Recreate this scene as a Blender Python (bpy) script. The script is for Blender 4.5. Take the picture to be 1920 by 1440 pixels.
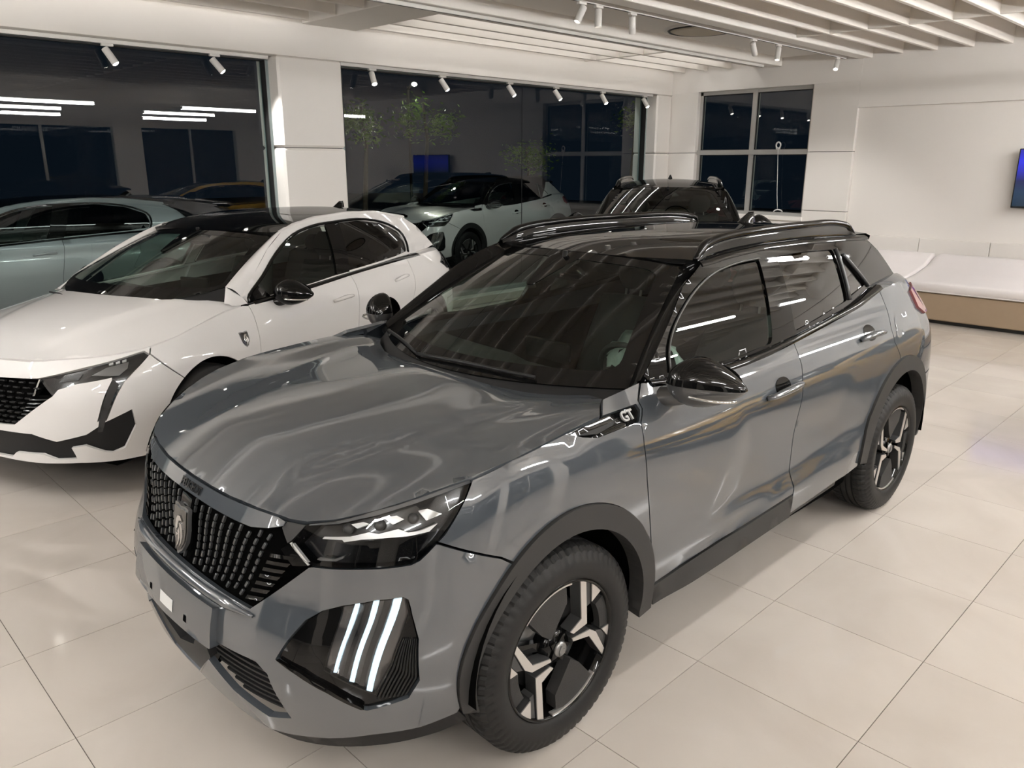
import bpy, math, random
import numpy as np
from mathutils import Vector, Matrix
from mathutils.geometry import delaunay_2d_cdt

random.seed(4); PI = math.pi
for _o in list(bpy.data.objects): bpy.data.objects.remove(_o)
SC = bpy.context.scene; COL = SC.collection

# ---------------------------------------------------------------- camera
cam_data = bpy.data.cameras.new('camera'); cam = bpy.data.objects.new('camera', cam_data); COL.objects.link(cam)
cam_data.sensor_width = 36.0; cam_data.lens = 1466.1 / 1920 * 36.0; cam_data.clip_start = 0.05
CAM = (1.6288, 2.2684, 1.8140)
_R = ((-0.71031, 0.703887, 0.001241), (0.190405, 0.193839, -0.962379), (-0.677647, -0.683351, -0.271709))  # right, down, forward
cam.matrix_world = Matrix(((_R[0][0], -_R[1][0], -_R[2][0], CAM[0]), (_R[0][1], -_R[1][1], -_R[2][1], CAM[1]),
                           (_R[0][2], -_R[1][2], -_R[2][2], CAM[2]), (0, 0, 0, 1)))
SC.camera = cam

# ---------------------------------------------------------------- world, exposure
SC.view_settings.view_transform = 'Standard'; SC.view_settings.look = 'None'
SC.view_settings.gamma = 1.0; SC.view_settings.use_curve_mapping = False
SC.view_settings.exposure = -0.5
wld = bpy.data.worlds.new('night'); SC.world = wld; wld.use_nodes = True
wld.node_tree.nodes['Background'].inputs[0].default_value = (0.012, 0.021, 0.036, 1)
wld.node_tree.nodes['Background'].inputs[1].default_value = 0.38
try:
    SC.cycles.use_denoising = True; SC.cycles.max_bounces = 10; SC.cycles.transparent_max_bounces = 24
    SC.cycles.caustics_reflective = False; SC.cycles.caustics_refractive = False; SC.cycles.sample_clamp_indirect = 6.0
except Exception: pass
LED_STRENGTH = 130.0     # the linear ceiling lights
LED_UP = 150.0           # their upward glow, added to brighten the ceiling
LED_SIDE = 210.0  # glowing flanks of the bars, added to lift the walls
OUTSIDE_FILL = 16.0  # unseen strips outdoors, added to brighten the parked cars
FILL_SOFT = 9.0  # hidden ceiling strips, added to brighten header and slats
SPOT_WATT = 60.0        # each track spotlight
SPOT_LENS = 30.0

# ---------------------------------------------------------------- materials
def new_mat(name):
    m = bpy.data.materials.new(name); m.use_nodes = True
    return m, m.node_tree, m.node_tree.nodes['Principled BSDF']
def pbr(name, col, rough=0.5, metal=0.0, coat=0.0, spec=0.5, noise=0.0, nscale=20.0, bump=0.0, bscale=200.0, coat_rough=0.03):
    m, nt, b = new_mat(name)
    b.inputs['Base Color'].default_value = (*col, 1); b.inputs['Roughness'].default_value = rough
    b.inputs['Metallic'].default_value = metal; b.inputs['Coat Weight'].default_value = coat
    b.inputs['Coat Roughness'].default_value = coat_rough; b.inputs['Specular IOR Level'].default_value = spec
    tc = nt.nodes.new('ShaderNodeTexCoord')
    if noise:
        n = nt.nodes.new('ShaderNodeTexNoise'); n.inputs['Scale'].default_value = nscale; n.inputs['Detail'].default_value = 4
        r = nt.nodes.new('ShaderNodeMapRange'); r.inputs[3].default_value = 1 - noise; r.inputs[4].default_value = 1 + noise
        mx = nt.nodes.new('ShaderNodeMix'); mx.data_type = 'RGBA'; mx.blend_type = 'MULTIPLY'; mx.inputs[0].default_value = 1
        nt.links.new(tc.outputs['Object'], n.inputs['Vector']); nt.links.new(n.outputs['Fac'], r.inputs[0])
        mx.inputs[6].default_value = (*col, 1); nt.links.new(r.outputs[0], mx.inputs[7]); nt.links.new(mx.outputs[2], b.inputs['Base Color'])
    if bump:
        n = nt.nodes.new('ShaderNodeTexNoise'); n.inputs['Scale'].default_value = bscale; n.inputs['Detail'].default_value = 3
        bp = nt.nodes.new('ShaderNodeBump'); bp.inputs['Strength'].default_value = bump; bp.inputs['Distance'].default_value = 0.002
        nt.links.new(tc.outputs['Object'], n.inputs['Vector']); nt.links.new(n.outputs['Fac'], bp.inputs['Height']); nt.links.new(bp.outputs[0], b.inputs['Normal'])
    return m
def emit(name, col, s):
    m, nt, b = new_mat(name)
    b.inputs['Base Color'].default_value = (*col, 1); b.inputs['Emission Color'].default_value = (*col, 1); b.inputs['Emission Strength'].default_value = s
    return m
def glass(name, tint, ior=1.5, rough=0.0, boost=1.0):
    m = bpy.data.materials.new(name); m.use_nodes = True; nt = m.node_tree; nt.nodes.clear()
    o = nt.nodes.new('ShaderNodeOutputMaterial'); t = nt.nodes.new('ShaderNodeBsdfTransparent'); g = nt.nodes.new('ShaderNodeBsdfGlossy')
    f = nt.nodes.new('ShaderNodeFresnel'); mx = nt.nodes.new('ShaderNodeMixShader')
    t.inputs[0].default_value = (*tint, 1); g.inputs['Roughness'].default_value = rough; g.inputs[0].default_value = (1, 1, 1, 1)
    f.inputs[0].default_value = ior
    geo = nt.nodes.new('ShaderNodeNewGeometry'); ma = nt.nodes.new('ShaderNodeMath'); ma.operation = 'MULTIPLY'
    # the same reflectance from both sides of a thin pane
    lw = nt.nodes.new('ShaderNodeLayerWeight'); r0 = ((ior - 1) / (ior + 1)) ** 2
    dot = nt.nodes.new('ShaderNodeVectorMath'); dot.operation = 'DOT_PRODUCT'
    nt.links.new(geo.outputs['Normal'], dot.inputs[0]); nt.links.new(geo.outputs['Incoming'], dot.inputs[1])
    ab = nt.nodes.new('ShaderNodeMath'); ab.operation = 'ABSOLUTE'; nt.links.new(dot.outputs['Value'], ab.inputs[0])
    one = nt.nodes.new('ShaderNodeMath'); one.operation = 'SUBTRACT'; one.inputs[0].default_value = 1; nt.links.new(ab.outputs[0], one.inputs[1])
    pw = nt.nodes.new('ShaderNodeMath'); pw.operation = 'POWER'; pw.inputs[1].default_value = 5; nt.links.new(one.outputs[0], pw.inputs[0])
    sc = nt.nodes.new('ShaderNodeMath'); sc.operation = 'MULTIPLY_ADD'; sc.inputs[1].default_value = 1 - r0; sc.inputs[2].default_value = r0; sc.use_clamp = True
    nt.links.new(pw.outputs[0], sc.inputs[0]); nt.links.new(sc.outputs[0], mx.inputs[0])
    for n in (lw, f, ma): nt.nodes.remove(n)
    nt.links.new(t.outputs[0], mx.inputs[1]); nt.links.new(g.outputs[0], mx.inputs[2]); nt.links.new(mx.outputs[0], o.inputs[0])
    return m

M = {}
M['paint_grey'] = pbr('grey_paint', (0.063, 0.073, 0.084), 0.45, 0.12, 1.0, 0.1); M['paint_grey'].node_tree.nodes['Principled BSDF'].inputs['Coat IOR'].default_value = 2.15
M['paint_white'] = pbr('pearl_white_paint', (0.80, 0.775, 0.755), 0.35, 0.0, 1.0, 0.2)
M['paint_black'] = pbr('black_paint', (0.008, 0.008, 0.008), 0.3, 0.0, 1.0, 0.0)
M['paint_silver'] = pbr('silver_paint', (0.40, 0.42, 0.43), 0.35, 0.4, 1.0, 0.2)
M['paint_yellow'] = pbr('amber_paint', (0.62, 0.36, 0.02), 0.35, 0.0, 1.0)
M['gloss_black'] = pbr('gloss_black', (0.004, 0.004, 0.004), 0.3, 0.0, 0.6, 0.0)
M['plastic'] = pbr('black_plastic', (0.011, 0.011, 0.0115), 0.5, spec=0.22, bump=0.15, bscale=900)
M['cladding'] = pbr('matt_grey_cladding', (0.031, 0.0305, 0.030), 0.55, spec=0.25, bump=0.2, bscale=1200)
M['dark'] = pbr('dark_void', (0.003, 0.003, 0.003), 0.9, spec=0.0)
M['interior'] = pbr('charcoal_trim', (0.020, 0.021, 0.021), 0.7, bump=0.3, bscale=300)
M['seat'] = pbr('seat_cloth', (0.030, 0.031, 0.031), 0.85, noise=0.2, nscale=120)
M['wrap'] = pbr('clear_plastic_wrap', (0.60, 0.66, 0.60), 0.25, 0, 0.5, noise=0.3, nscale=25, bump=1.0, bscale=40)
M['tyre'] = pbr('tyre_rubber', (0.014, 0.0137, 0.0135), 0.55, spec=0.25, noise=0.25, nscale=40, bump=0.2, bscale=500)
M['machined'] = pbr('machined_alloy', (0.78, 0.75, 0.72), 0.30, 0.75)
M['alloy_dark'] = pbr('dark_grey_alloy', (0.055, 0.055, 0.055), 0.4, 0.3)
M['blade'] = pbr('textured_wheel_insert', (0.030, 0.0295, 0.029), 0.55, spec=0.25, bump=0.6, bscale=260)
M['steel'] = pbr('brake_steel', (0.30, 0.30, 0.30), 0.35, 0.9)
M['chrome'] = pbr('chrome', (0.75, 0.75, 0.75), 0.12, 1.0)
M['chip'] = pbr('grille_chip_grey', (0.060, 0.063, 0.066), 0.35, 0.4, 0.3)
M['silver'] = pbr('lamp_silver', (0.80, 0.79, 0.77), 0.35, 0.5)
M['lamp_dark'] = pbr('lamp_dark', (0.014, 0.014, 0.015), 0.2, 0.0, 0.6)
M['glass'] = glass('car_glass', (0.62, 0.72, 0.66), 1.5)
M['side_glass'] = glass('side_glass', (0.50, 0.58, 0.54), 1.55)
M['privacy'] = glass('privacy_glass', (0.075, 0.075, 0.072), 1.6)
M['lens'] = glass('lamp_lens', (0.93, 0.94, 0.95), 1.45)
M['pane'] = glass('shop_window_glass', (0.80, 0.88, 0.86), 1.66)
M['drl'] = emit('daytime_lamp', (0.72, 0.90, 1.0), 0.95)
M['drl_body'] = pbr('lamp_smoke', (0.10, 0.09, 0.085), 0.15, 0.3, 1.0)
M['red_lamp'] = pbr('red_lamp', (0.26, 0.08, 0.08), 0.12, 0, 1.0)
M['amber'] = pbr('indicator_chrome', (0.75, 0.74, 0.72), 0.18, 0.9)
M['sticker'] = pbr('white_sticker', (0.80, 0.80, 0.78), 0.6)
M['badge_dark'] = pbr('badge_dark', (0.020, 0.019, 0.018), 0.25, 0.3, 0.6)
M['letter_grey'] = pbr('grey_lettering', (0.50, 0.50, 0.49), 0.5, 0.2)
M['letter'] = pbr('dark_lettering', (0.030, 0.030, 0.032), 0.25, 0.5, 0.6)

# ---------------------------------------------------------------- helpers
def mesh_obj(name, V, F, mat=None, parent=None, smooth=True, flat_from=None):
    me = bpy.data.meshes.new(name); me.from_pydata([tuple(map(float, v)) for v in V], [], [tuple(map(int, f)) for f in F])
    if smooth:
        fl = np.ones(len(me.polygons), bool)
        if flat_from is not None: fl[flat_from:] = False
        me.polygons.foreach_set('use_smooth', fl)
    me.update()
    if mat is not None: me.materials.append(mat)
    o = bpy.data.objects.new(name, me); COL.objects.link(o)
    if parent is not None: o.parent = parent
    return o
def from_mesh(name, me, parent=None):
    o = bpy.data.objects.new(name, me); COL.objects.link(o)
    if parent is not None: o.parent = parent
    return o
def thing(name, label, cat, loc=(0, 0, 0), rotz=0.0, group=None):
    o = bpy.data.objects.new(name, None); COL.objects.link(o); o.location = loc; o.rotation_euler = (0, 0, rotz); o.empty_display_size = 0.2
    return tag(o, label, cat, group)
def tag(o, label, cat, group=None):
    o['label'] = label; o['category'] = cat
    if group: o['group'] = group
    return o
def struct(o): o['kind'] = 'structure'; return o
def box_data(x0, x1, y0, y1, z0, z1):
    V = [(x, y, z) for x in (x0, x1) for y in (y0, y1) for z in (z0, z1)]
    return V, [(0, 1, 3, 2), (4, 6, 7, 5), (0, 4, 5, 1), (2, 3, 7, 6), (0, 2, 6, 4), (1, 5, 7, 3)]
def bevel_box_data(x0, x1, y0, y1, z0, z1, b):
    "box with chamfered edges"
    c = [(x0, x1), (y0, y1), (z0, z1)]; V = []; idx = {}
    for sx in (0, 1):
        for sy in (0, 1):
            for sz in (0, 1):
                for k in range(3):
                    p = [c[0][sx], c[1][sy], c[2][sz]]
                    for j, s in enumerate((sx, sy, sz)):
                        if j != k: p[j] += b if s == 0 else -b
                    idx[(sx, sy, sz, k)] = len(V); V.append(tuple(p))
    F = []
    for k in range(3):                                       # the six flat sides
        a, b2 = [j for j in range(3) if j != k]
        for s in (0, 1):
            q = []
            for u, v in ((0, 0), (1, 0), (1, 1), (0, 1)):
                t = [0, 0, 0]; t[k] = s; t[a] = u; t[b2] = v; q.append(idx[(*t, k)])
            F.append(q if (s == 1) == (k != 1) else q[::-1])
    for k in range(3):                                       # the twelve chamfers
        a, b2 = [j for j in range(3) if j != k]
        for u in (0, 1):
            for v in (0, 1):
                t0 = [0, 0, 0]; t0[a] = u; t0[b2] = v; t1 = list(t0); t0[k] = 0; t1[k] = 1
                F.append([idx[(*t0, a)], idx[(*t1, a)], idx[(*t1, b2)], idx[(*t0, b2)]])
    for sx in (0, 1):
        for sy in (0, 1):
            for sz in (0, 1): F.append([idx[(sx, sy, sz, k)] for k in range(3)])
    ctr = np.array([(a_ + b_) / 2 for a_, b_ in c]); Vn = np.array(V); G2 = []
    for f in F:
        P = Vn[f]; n = np.cross(P[1] - P[0], P[2] - P[0])
        G2.append(f if n @ (P.mean(0) - ctr) > 0 else f[::-1])
    return V, G2
def box(name, x0, x1, y0, y1, z0, z1, mat, parent=None, bev=0.0):
    V, F = bevel_box_data(x0, x1, y0, y1, z0, z1, bev) if bev else box_data(x0, x1, y0, y1, z0, z1)
    return mesh_obj(name, V, F, mat, parent, smooth=False)
def join_data(parts):
    V, F = [], []
    for v, f in parts:
        n = len(V); V += [tuple(p) for p in v]; F += [tuple(i + n for i in q) for q in f]
    return V, F
def tube_data(path, r, n=10, caps=True, flat=1.0):
    P = [Vector(p) for p in path]; V, F = [], []; prev = None
    rr = r if hasattr(r, '__len__') else [r] * len(P)
    for i, p in enumerate(P):
        t = (P[min(i + 1, len(P) - 1)] - P[max(i - 1, 0)]).normalized()
        if prev is None: u = t.orthogonal().normalized() if abs(t.z) > .9 else t.cross(Vector((0, 0, 1))).normalized()
        else: u = (prev - t * prev.dot(t)).normalized()
        prev = u; w_ = t.cross(u)
        for k in range(n):
            a = 2 * PI * k / n; V.append(p + u * math.cos(a) * rr[i] + w_ * math.sin(a) * rr[i] * flat)
    for i in range(len(P) - 1):
        for k in range(n):
            a, b = i * n + k, i * n + (k + 1) % n; F.append((a, a + n, b + n, b))
    if caps: F.append(tuple(range(n))); F.append(tuple(reversed(range((len(P) - 1) * n, len(P) * n))))
    return V, F
def tube(name, path, r, mat, parent=None, n=10, flat=1.0):
    V, F = tube_data(path, r, n, True, flat); return mesh_obj(name, V, F, mat, parent)
def lathe_data(prof, n=48, axis='y', c=(0, 0, 0)):
    "prof: list of (radius, position along the axis)"
    V, F = [], []; m = len(prof)
    for k in range(n):
        a = 2 * PI * k / n; ca, sa = math.cos(a), math.sin(a)
        for r, h in prof:
            p = (r * ca, h, r * sa) if axis == 'y' else ((r * ca, r * sa, h) if axis == 'z' else (h, r * ca, r * sa))
            V.append((p[0] + c[0], p[1] + c[1], p[2] + c[2]))
    for k in range(n):
        for j in range(m - 1):
            a, b = k * m + j, ((k + 1) % n) * m + j; F.append((a, b, b + 1, a + 1))
    return V, F
def lathe(name, prof, mat, parent=None, n=48, axis='y', c=(0, 0, 0)):
    V, F = lathe_data(prof, n, axis, c); return mesh_obj(name, V, F, mat, parent)
def prism_data(poly, h0, h1, plane='xz', bevel=0.0):
    "outline extruded between h0 and h1 (convex or simple outline)"
    P = [Vector((a, b)) for a, b in poly]; n = len(P)
    if sum(P[i].x * P[(i + 1) % n].y - P[(i + 1) % n].x * P[i].y for i in range(n)) < 0: P.reverse()
    def put(p, h): return {'xz': (p.x, h, p.y), 'xy': (p.x, p.y, h), 'yz': (h, p.x, p.y)}[plane]
    vs, es, fs = delaunay_2d_cdt(P, [(i, (i + 1) % n) for i in range(n)], [], 0, 1e-7)[:3]
    T = [f for f in fs if inside(np.array([[sum(vs[i].x for i in f) / 3, sum(vs[i].y for i in f) / 3]]), np.array([tuple(p) for p in P]))[0]]
    k = len(vs); V = [put(v, h1) for v in vs] + [put(v, h0) for v in vs]; F = [tuple(t) for t in T] + [tuple(i + k for i in reversed(t)) for t in T]
    o = len(V); V += [put(p, h1) for p in P] + [put(p, h0) for p in P]
    for i in range(n): j = (i + 1) % n; F.append((o + i, o + n + i, o + n + j, o + j))
    return V, F
def inside(Q, poly):
    x, y = Q[:, 0], Q[:, 1]; r = np.zeros(len(Q), bool); n = len(poly); j = n - 1
    for i in range(n):
        xi, yi = poly[i]; xj, yj = poly[j]
        if yi != yj:
            c = ((yi > y) != (yj > y)); r ^= c & (x < (xj - xi) * (y - yi) / (yj - yi) + xi)
        j = i
    return r
def area2(p): x, y = p[:, 0], p[:, 1]; return float(np.sum(x * np.roll(y, -1) - np.roll(x, -1) * y))
def inset(poly, d):
    "shrinks a closed outline by d"
    p = np.array(poly, float)
    if d == 0: return p
    if area2(p) < 0: p = p[::-1]
    a = p - np.roll(p, 1, 0); b = np.roll(p, -1, 0) - p
    a /= np.maximum(np.linalg.norm(a, axis=1)[:, None], 1e-9); b /= np.maximum(np.linalg.norm(b, axis=1)[:, None], 1e-9)
    na = np.stack([-a[:, 1], a[:, 0]], 1); nb = np.stack([-b[:, 1], b[:, 0]], 1); m = na + nb
    m /= np.maximum(np.linalg.norm(m, axis=1)[:, None], 1e-6); c = np.maximum((m * na).sum(1), 0.5)
    return p + m * (d / c)[:, None]
def resample(poly, step):
    p = np.array(poly, float); out = []
    for i in range(len(p)):
        a, b = p[i], p[(i + 1) % len(p)]; n = max(1, int(np.ceil(np.hypot(*(b - a)) / step - 1e-6)))
        for k in range(n): out.append(a + (b - a) * k / n)
    return np.array(out)
def smooth_curve(pts, n=6):
    "Catmull-Rom through open points"
    p = np.array(pts, float); q = np.vstack([2 * p[0] - p[1], p, 2 * p[-1] - p[-2]]); out = []
    for i in range(1, len(q) - 2):
        for k in range(n):
            t = k / n; out.append(0.5 * (2 * q[i] + (q[i + 1] - q[i - 1]) * t + (2 * q[i - 1] - 5 * q[i] + 4 * q[i + 1] - q[i + 2]) * t * t + (3 * q[i] - q[i - 1] - 3 * q[i + 1] + q[i + 2]) * t ** 3))
    out.append(p[-1]); return [tuple(v) for v in out]
def round_poly(poly, r=0.02, n=4):
    "rounds the corners of a closed outline"
    p = np.array(poly, float); out = []; m = len(p)
    for i in range(m):
        a, b, c = p[i - 1], p[i], p[(i + 1) % m]; la, lc = np.hypot(*(a - b)), np.hypot(*(c - b)); d = min(r, la * .45, lc * .45)
        s, e = b + (a - b) / max(la, 1e-9) * d, b + (c - b) / max(lc, 1e-9) * d
        for k in range(n + 1):
            t = k / n; out.append((1 - t) ** 2 * s + 2 * t * (1 - t) * b + t * t * e)
    return [tuple(v) for v in out]
def normals(S, q, flip=None):
    e = 1e-3; a, b = q[:, 0], q[:, 1]
    n = np.cross(S(a + e, b) - S(a - e, b), S(a, b + e) - S(a, b - e)); n /= np.maximum(np.linalg.norm(n, axis=1)[:, None], 1e-12)
    return n
def patch_data(S, poly, holes=(), step=0.03, off=0.0, thick=0.012, gap=0.0025, axis_pt=(-1.2, 0, 0.75), border=None):
    "a panel: the outline in the surface's own coordinates, meshed, lifted by off and turned inward by thick along its edge"
    st = border or step
    P = resample(inset(poly, gap), st); H = [resample(inset(h, -gap if gap else 0), st) for h in holes]
    rings = [P] + H; pts, edges = [], []
    for r in rings:
        o = len(pts); pts += [tuple(v) for v in r]; edges += [(o + i, o + (i + 1) % len(r)) for i in range(len(r))]
    lo, hi = P.min(0), P.max(0)
    gx, gy = np.meshgrid(np.arange(lo[0] + step * .5, hi[0], step), np.arange(lo[1] + step * .5, hi[1], step)); g = np.stack([gx.ravel(), gy.ravel()], 1)
    if len(g):
        g = g[inside(g, P)]
        for h in H: g = g[~inside(g, h)] if len(g) else g
    if len(g):
        allr = np.array(pts); keep = np.array([((allr - q) ** 2).sum(1).min() > (0.45 * st) ** 2 for q in g], bool); g = g[keep]
        pts += [tuple(v) for v in g]
    vs, es, fs = delaunay_2d_cdt([Vector(p) for p in pts], edges, [], 0, 1e-7)[:3]
    q = np.array([tuple(v) for v in vs]); T = np.array([f for f in fs if len(f) == 3]); c = q[T].mean(1); ok = inside(c, P)
    for h in H: ok &= ~inside(c, h)
    T = T[ok]; X = S(q[:, 0], q[:, 1]); N = normals(S, q)
    out = X - np.array(axis_pt) if len(axis_pt) == 3 else None
    if (N * out).sum() < 0: N = -N
    fn = np.cross(X[T[:, 1]] - X[T[:, 0]], X[T[:, 2]] - X[T[:, 0]]); bad = (fn * N[T[:, 0]]).sum(1) < 0; T[bad] = T[bad][:, ::-1]
    X = X + N * off; V = [tuple(v) for v in X]; F = [tuple(t) for t in T]; nf = len(F)
    if thick:
        cnt = {}
        for t in F:
            for i in range(3):
                e = (t[i], t[(i + 1) % 3]); k = (min(e), max(e)); cnt[k] = None if k in cnt else e
        top, bot = {}, {}
        for e in cnt.values():
            if e is None: continue
            for i in e:
                if i not in top: top[i] = len(V); V.append(tuple(X[i])); bot[i] = len(V); V.append(tuple(X[i] - N[i] * thick))
            F.append((top[e[1]], top[e[0]], bot[e[0]], bot[e[1]]))
    return V, F, nf
def patch(name, S, poly, mat, parent, holes=(), step=0.03, off=0.0, thick=0.012, gap=0.0025, **k):
    V, F, nf = patch_data(S, poly, holes, step, off, thick, gap, **k)
    return mesh_obj(name, V, F, mat, parent, True, nf)
def loft_data(rows):
    V, F = [], []; m = len(rows[0])
    for r in rows: V += [tuple(p) for p in r]
    for i in range(len(rows) - 1):
        for j in range(m - 1): F.append((i * m + j, (i + 1) * m + j, (i + 1) * m + j + 1, i * m + j + 1))
    return V, F
def loft(name, rows, mat, parent=None):
    V, F = loft_data(rows); return mesh_obj(name, V, F, mat, parent)
def mirror(p): return [(-a, b) for a, b in p]
def orient(o, ctr):
    "turns every face of a closed shape away from ctr"
    me = o.data; c = Vector(ctr); s = sum((p.center - c).dot(p.normal) * p.area for p in me.polygons)
    if s < 0: me.flip_normals()
    return o
class Spl:
    "natural cubic spline, vector valued"
    def __init__(s,k,v):
        s.k=np.array(k,float); s.v=np.array(v,float); n=len(s.k)
        one=s.v.ndim==1; 
        if one: s.v=s.v[:,None]
        s.one=one
        h=np.diff(s.k); A=np.zeros((n,n)); B=np.zeros((n,s.v.shape[1])); A[0,0]=A[-1,-1]=1
        for i in range(1,n-1):
            A[i,i-1]=h[i-1];A[i,i]=2*(h[i-1]+h[i]);A[i,i+1]=h[i]
            B[i]=6*((s.v[i+1]-s.v[i])/h[i]-(s.v[i]-s.v[i-1])/h[i-1])
        s.m=np.linalg.solve(A,B); s.h=h
    def __call__(s,t):
        t=np.clip(np.asarray(t,float),s.k[0],s.k[-1]); i=np.clip(np.searchsorted(s.k,t,side='right')-1,0,len(s.h)-1)
        h=s.h[i][...,None]; a=((s.k[i+1]-t)[...,None])/h; b=1-a
        r=a*s.v[i]+b*s.v[i+1]+((a**3-a)*s.m[i]+(b**3-b)*s.m[i+1])*h*h/6
        return r[...,0] if s.one else r
def sstep(a,b,x):
    t=np.clip((np.asarray(x,float)-a)/(b-a),0,1); return t*t*(3-2*t)
def lin(x,k,v): return np.interp(x,k,v)
class TPS:
    "thin plate z(x,y)"
    def __init__(s,P,reg=1e-6):
        P=np.array(P,float); s.c=P[:,:2]; n=len(P)
        K=s.u(s.c); A=np.zeros((n+3,n+3)); A[:n,:n]=K+reg*np.eye(n); A[:n,n]=1;A[:n,n+1:]=s.c;A[n:,:n]=A[:n,n:].T
        s.w=np.linalg.solve(A,np.r_[P[:,2],0,0,0])
    def u(s,q):
        d=((q[:,None,:]-s.c[None])**2).sum(2); return np.where(d>1e-12,d*np.log(np.maximum(d,1e-12)),0)
    def __call__(s,x,y):
        x=np.asarray(x,float);y=np.asarray(y,float);q=np.stack([x.ravel(),y.ravel()],1)
        n=len(s.c); return (s.u(q)@s.w[:n]+s.w[n]+q@s.w[n+1:]).reshape(x.shape)
# lower body of the hero car: half plan contour, L runs along it from the nose centre to the tail centre
PL=[(.865,0),(.858,.2),(.835,.38),(.79,.54),(.715,.67),(.60,.77),(.45,.835),(.25,.872),(0,.885),(-.45,.885),(-1.0,.88),(-1.5,.88),(-2.1,.883),(-2.6,.887),(-2.95,.868),(-3.2,.80),(-3.34,.66),(-3.41,.4),(-3.43,0)]
PL=np.array(PL); LK=np.r_[0,np.cumsum(np.hypot(*np.diff(PL,axis=0).T))]
CON=Spl(LK,PL)
FX=Spl([.13,.20,.26,.32,.38,.44,.52,.60,.66,.73,.80,.88,.95,1.05],[-.080,-.056,-.036,-.020,-.008,-.001,-.008,-.03,-.055,-.07,-.08,-.112,-.16,-.25])
FY=Spl([.15,.25,.35,.5,.7,.85,.95,1.05,1.12,1.2],[-.06,-.03,-.012,0,0,-.006,-.026,-.078,-.128,-.19])
FYF=Spl([.15,.25,.35,.5,.7,.85,.95,1.0,1.03,1.06,1.1,1.2],[-.06,-.03,-.012,0,0,-.006,-.022,-.04,-.06,-.10,-.165,-.33])
def W(L,z):
    c=CON(L); x,y=c[...,0],c[...,1]
    wf=sstep(-.1,.75,x); wy=sstep(.15,.75,np.abs(y))
    wr=sstep(-2.9,-3.4,x)
    rx=lin(z,[.2,.35,.5,.7,.95,1.1],[.06,.02,0,.02,.07,.1])
    X=x+FX(z)*wf+rx*wr-.004*0; ff=sstep(-.75,-.15,x); Y=y+(FY(z)*(1-ff)+FYF(z)*ff)*wy
    return np.stack([X,Y,np.broadcast_to(z,X.shape)],-1)
_W0=W
REC=[(-1.0,.935),(-1.92,.87),(-2.28,.64),(-2.15,.47),(-1.43,.49),(-.66,.44)]
def side_relief(x,z):
    d=None
    for i in range(6):
        a,b=REC[i],REC[(i+1)%6]; ex,ez=b[0]-a[0],b[1]-a[1]; l=(ex*ex+ez*ez)**.5
        k=((z-a[1])*ex-(x-a[0])*ez)/l
        w=.06 if i in (3,4) else .22
        k=sstep(0,w,k); d=k if d is None else np.minimum(d,k)
    zc=np.interp(-x,[.6,.95,1.43,2.1],[.411,.449,.499,.50])
    fl=sstep(zc+.008,zc-.028,z)*sstep(-.47,-.72,x)*sstep(-2.2,-1.95,x)
    return -.020*d+.014*fl
def W(L,z):
    p=_W0(L,z); p[...,1]+=side_relief(p[...,0],p[...,2])*np.ones_like(p[...,1]); return p
_W=W
def W(L,z):
    L=np.asarray(L,float); p=_W(np.abs(L),z); p[...,1]*=np.where(L<0,-1,1); return p

def G(x,z):
    x=np.asarray(x,float);z=np.asarray(z,float)
    h=z-1.1
    y=.752-.33*h-.50*h*h-.05*np.minimum(x+1.5,0)**2-.03*np.maximum(x+1.2,0)**2
    return np.stack([x+0*y,y,z+0*y],-1)
def WS(t,y):
    t=np.asarray(t,float);y=np.asarray(y,float)
    xc=-.20-.77*t; zc=1.045+.40*t+.035*4*t*(1-t)*.6
    k=.52-.08*t; m=-.02+.14*t
    return np.stack([xc-k*y*y,y+0*t,zc-m*y*y],-1)
PLw=np.array([(.87,0),(.86,.25),(.83,.45),(.77,.60),(.68,.73),(.55,.82),(.4,.875),(.2,.91),(0,.92),(-.5,.915),(-1,.91),(-1.6,.91),(-2.2,.915),(-2.675,.92),(-3,.90),(-3.25,.83),(-3.4,.68),(-3.48,.4),(-3.5,0)])
LKw=np.r_[0,np.cumsum(np.hypot(*np.diff(PLw,axis=0).T))]
CONw=Spl(LKw,PLw)
FXw=Spl([.12,.2,.28,.4,.5,.6,.66,.73,.80,.88,.95,1.05],[-.05,-.01,-.005,0,-.01,-.02,-.04,-.07,-.12,-.2,-.3,-.45])
FYw=Spl([.15,.25,.35,.5,.7,.8,.88,.95,1.02,1.1],[-.05,-.03,-.012,0,0,-.008,-.03,-.07,-.12,-.2])
FYFw=Spl([.15,.25,.35,.5,.65,.75,.82,.88,.95,1.02,1.1],[-.05,-.03,-.012,0,0,-.02,-.055,-.09,-.15,-.24,-.35])
def Ww(L,z):
    L=np.asarray(L,float)
    c=CONw(np.abs(L)); x,y=c[...,0],c[...,1]
    wf=sstep(-.1,.75,x); wy=sstep(.15,.75,np.abs(y)); wr=sstep(-2.9,-3.4,x)
    rx=lin(z,[.2,.35,.5,.7,.95,1.1],[.06,.02,0,.02,.07,.12])
    ff=sstep(-.75,-.15,x)
    X=x+FXw(z)*wf+rx*wr; Y=y+(FYw(z)*(1-ff)+FYFw(z)*ff)*wy
    return np.stack([X,Y*np.where(L<0,-1,1),np.broadcast_to(z,X.shape)],-1)
def Gw(x,z):
    x=np.asarray(x,float);z=np.asarray(z,float)
    h=z-1.0
    y=.785-.36*h-.50*h*h-.05*np.minimum(x+1.6,0)**2-.03*np.maximum(x+1.3,0)**2
    return np.stack([x+0*y,y,z+0*y],-1)
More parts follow.
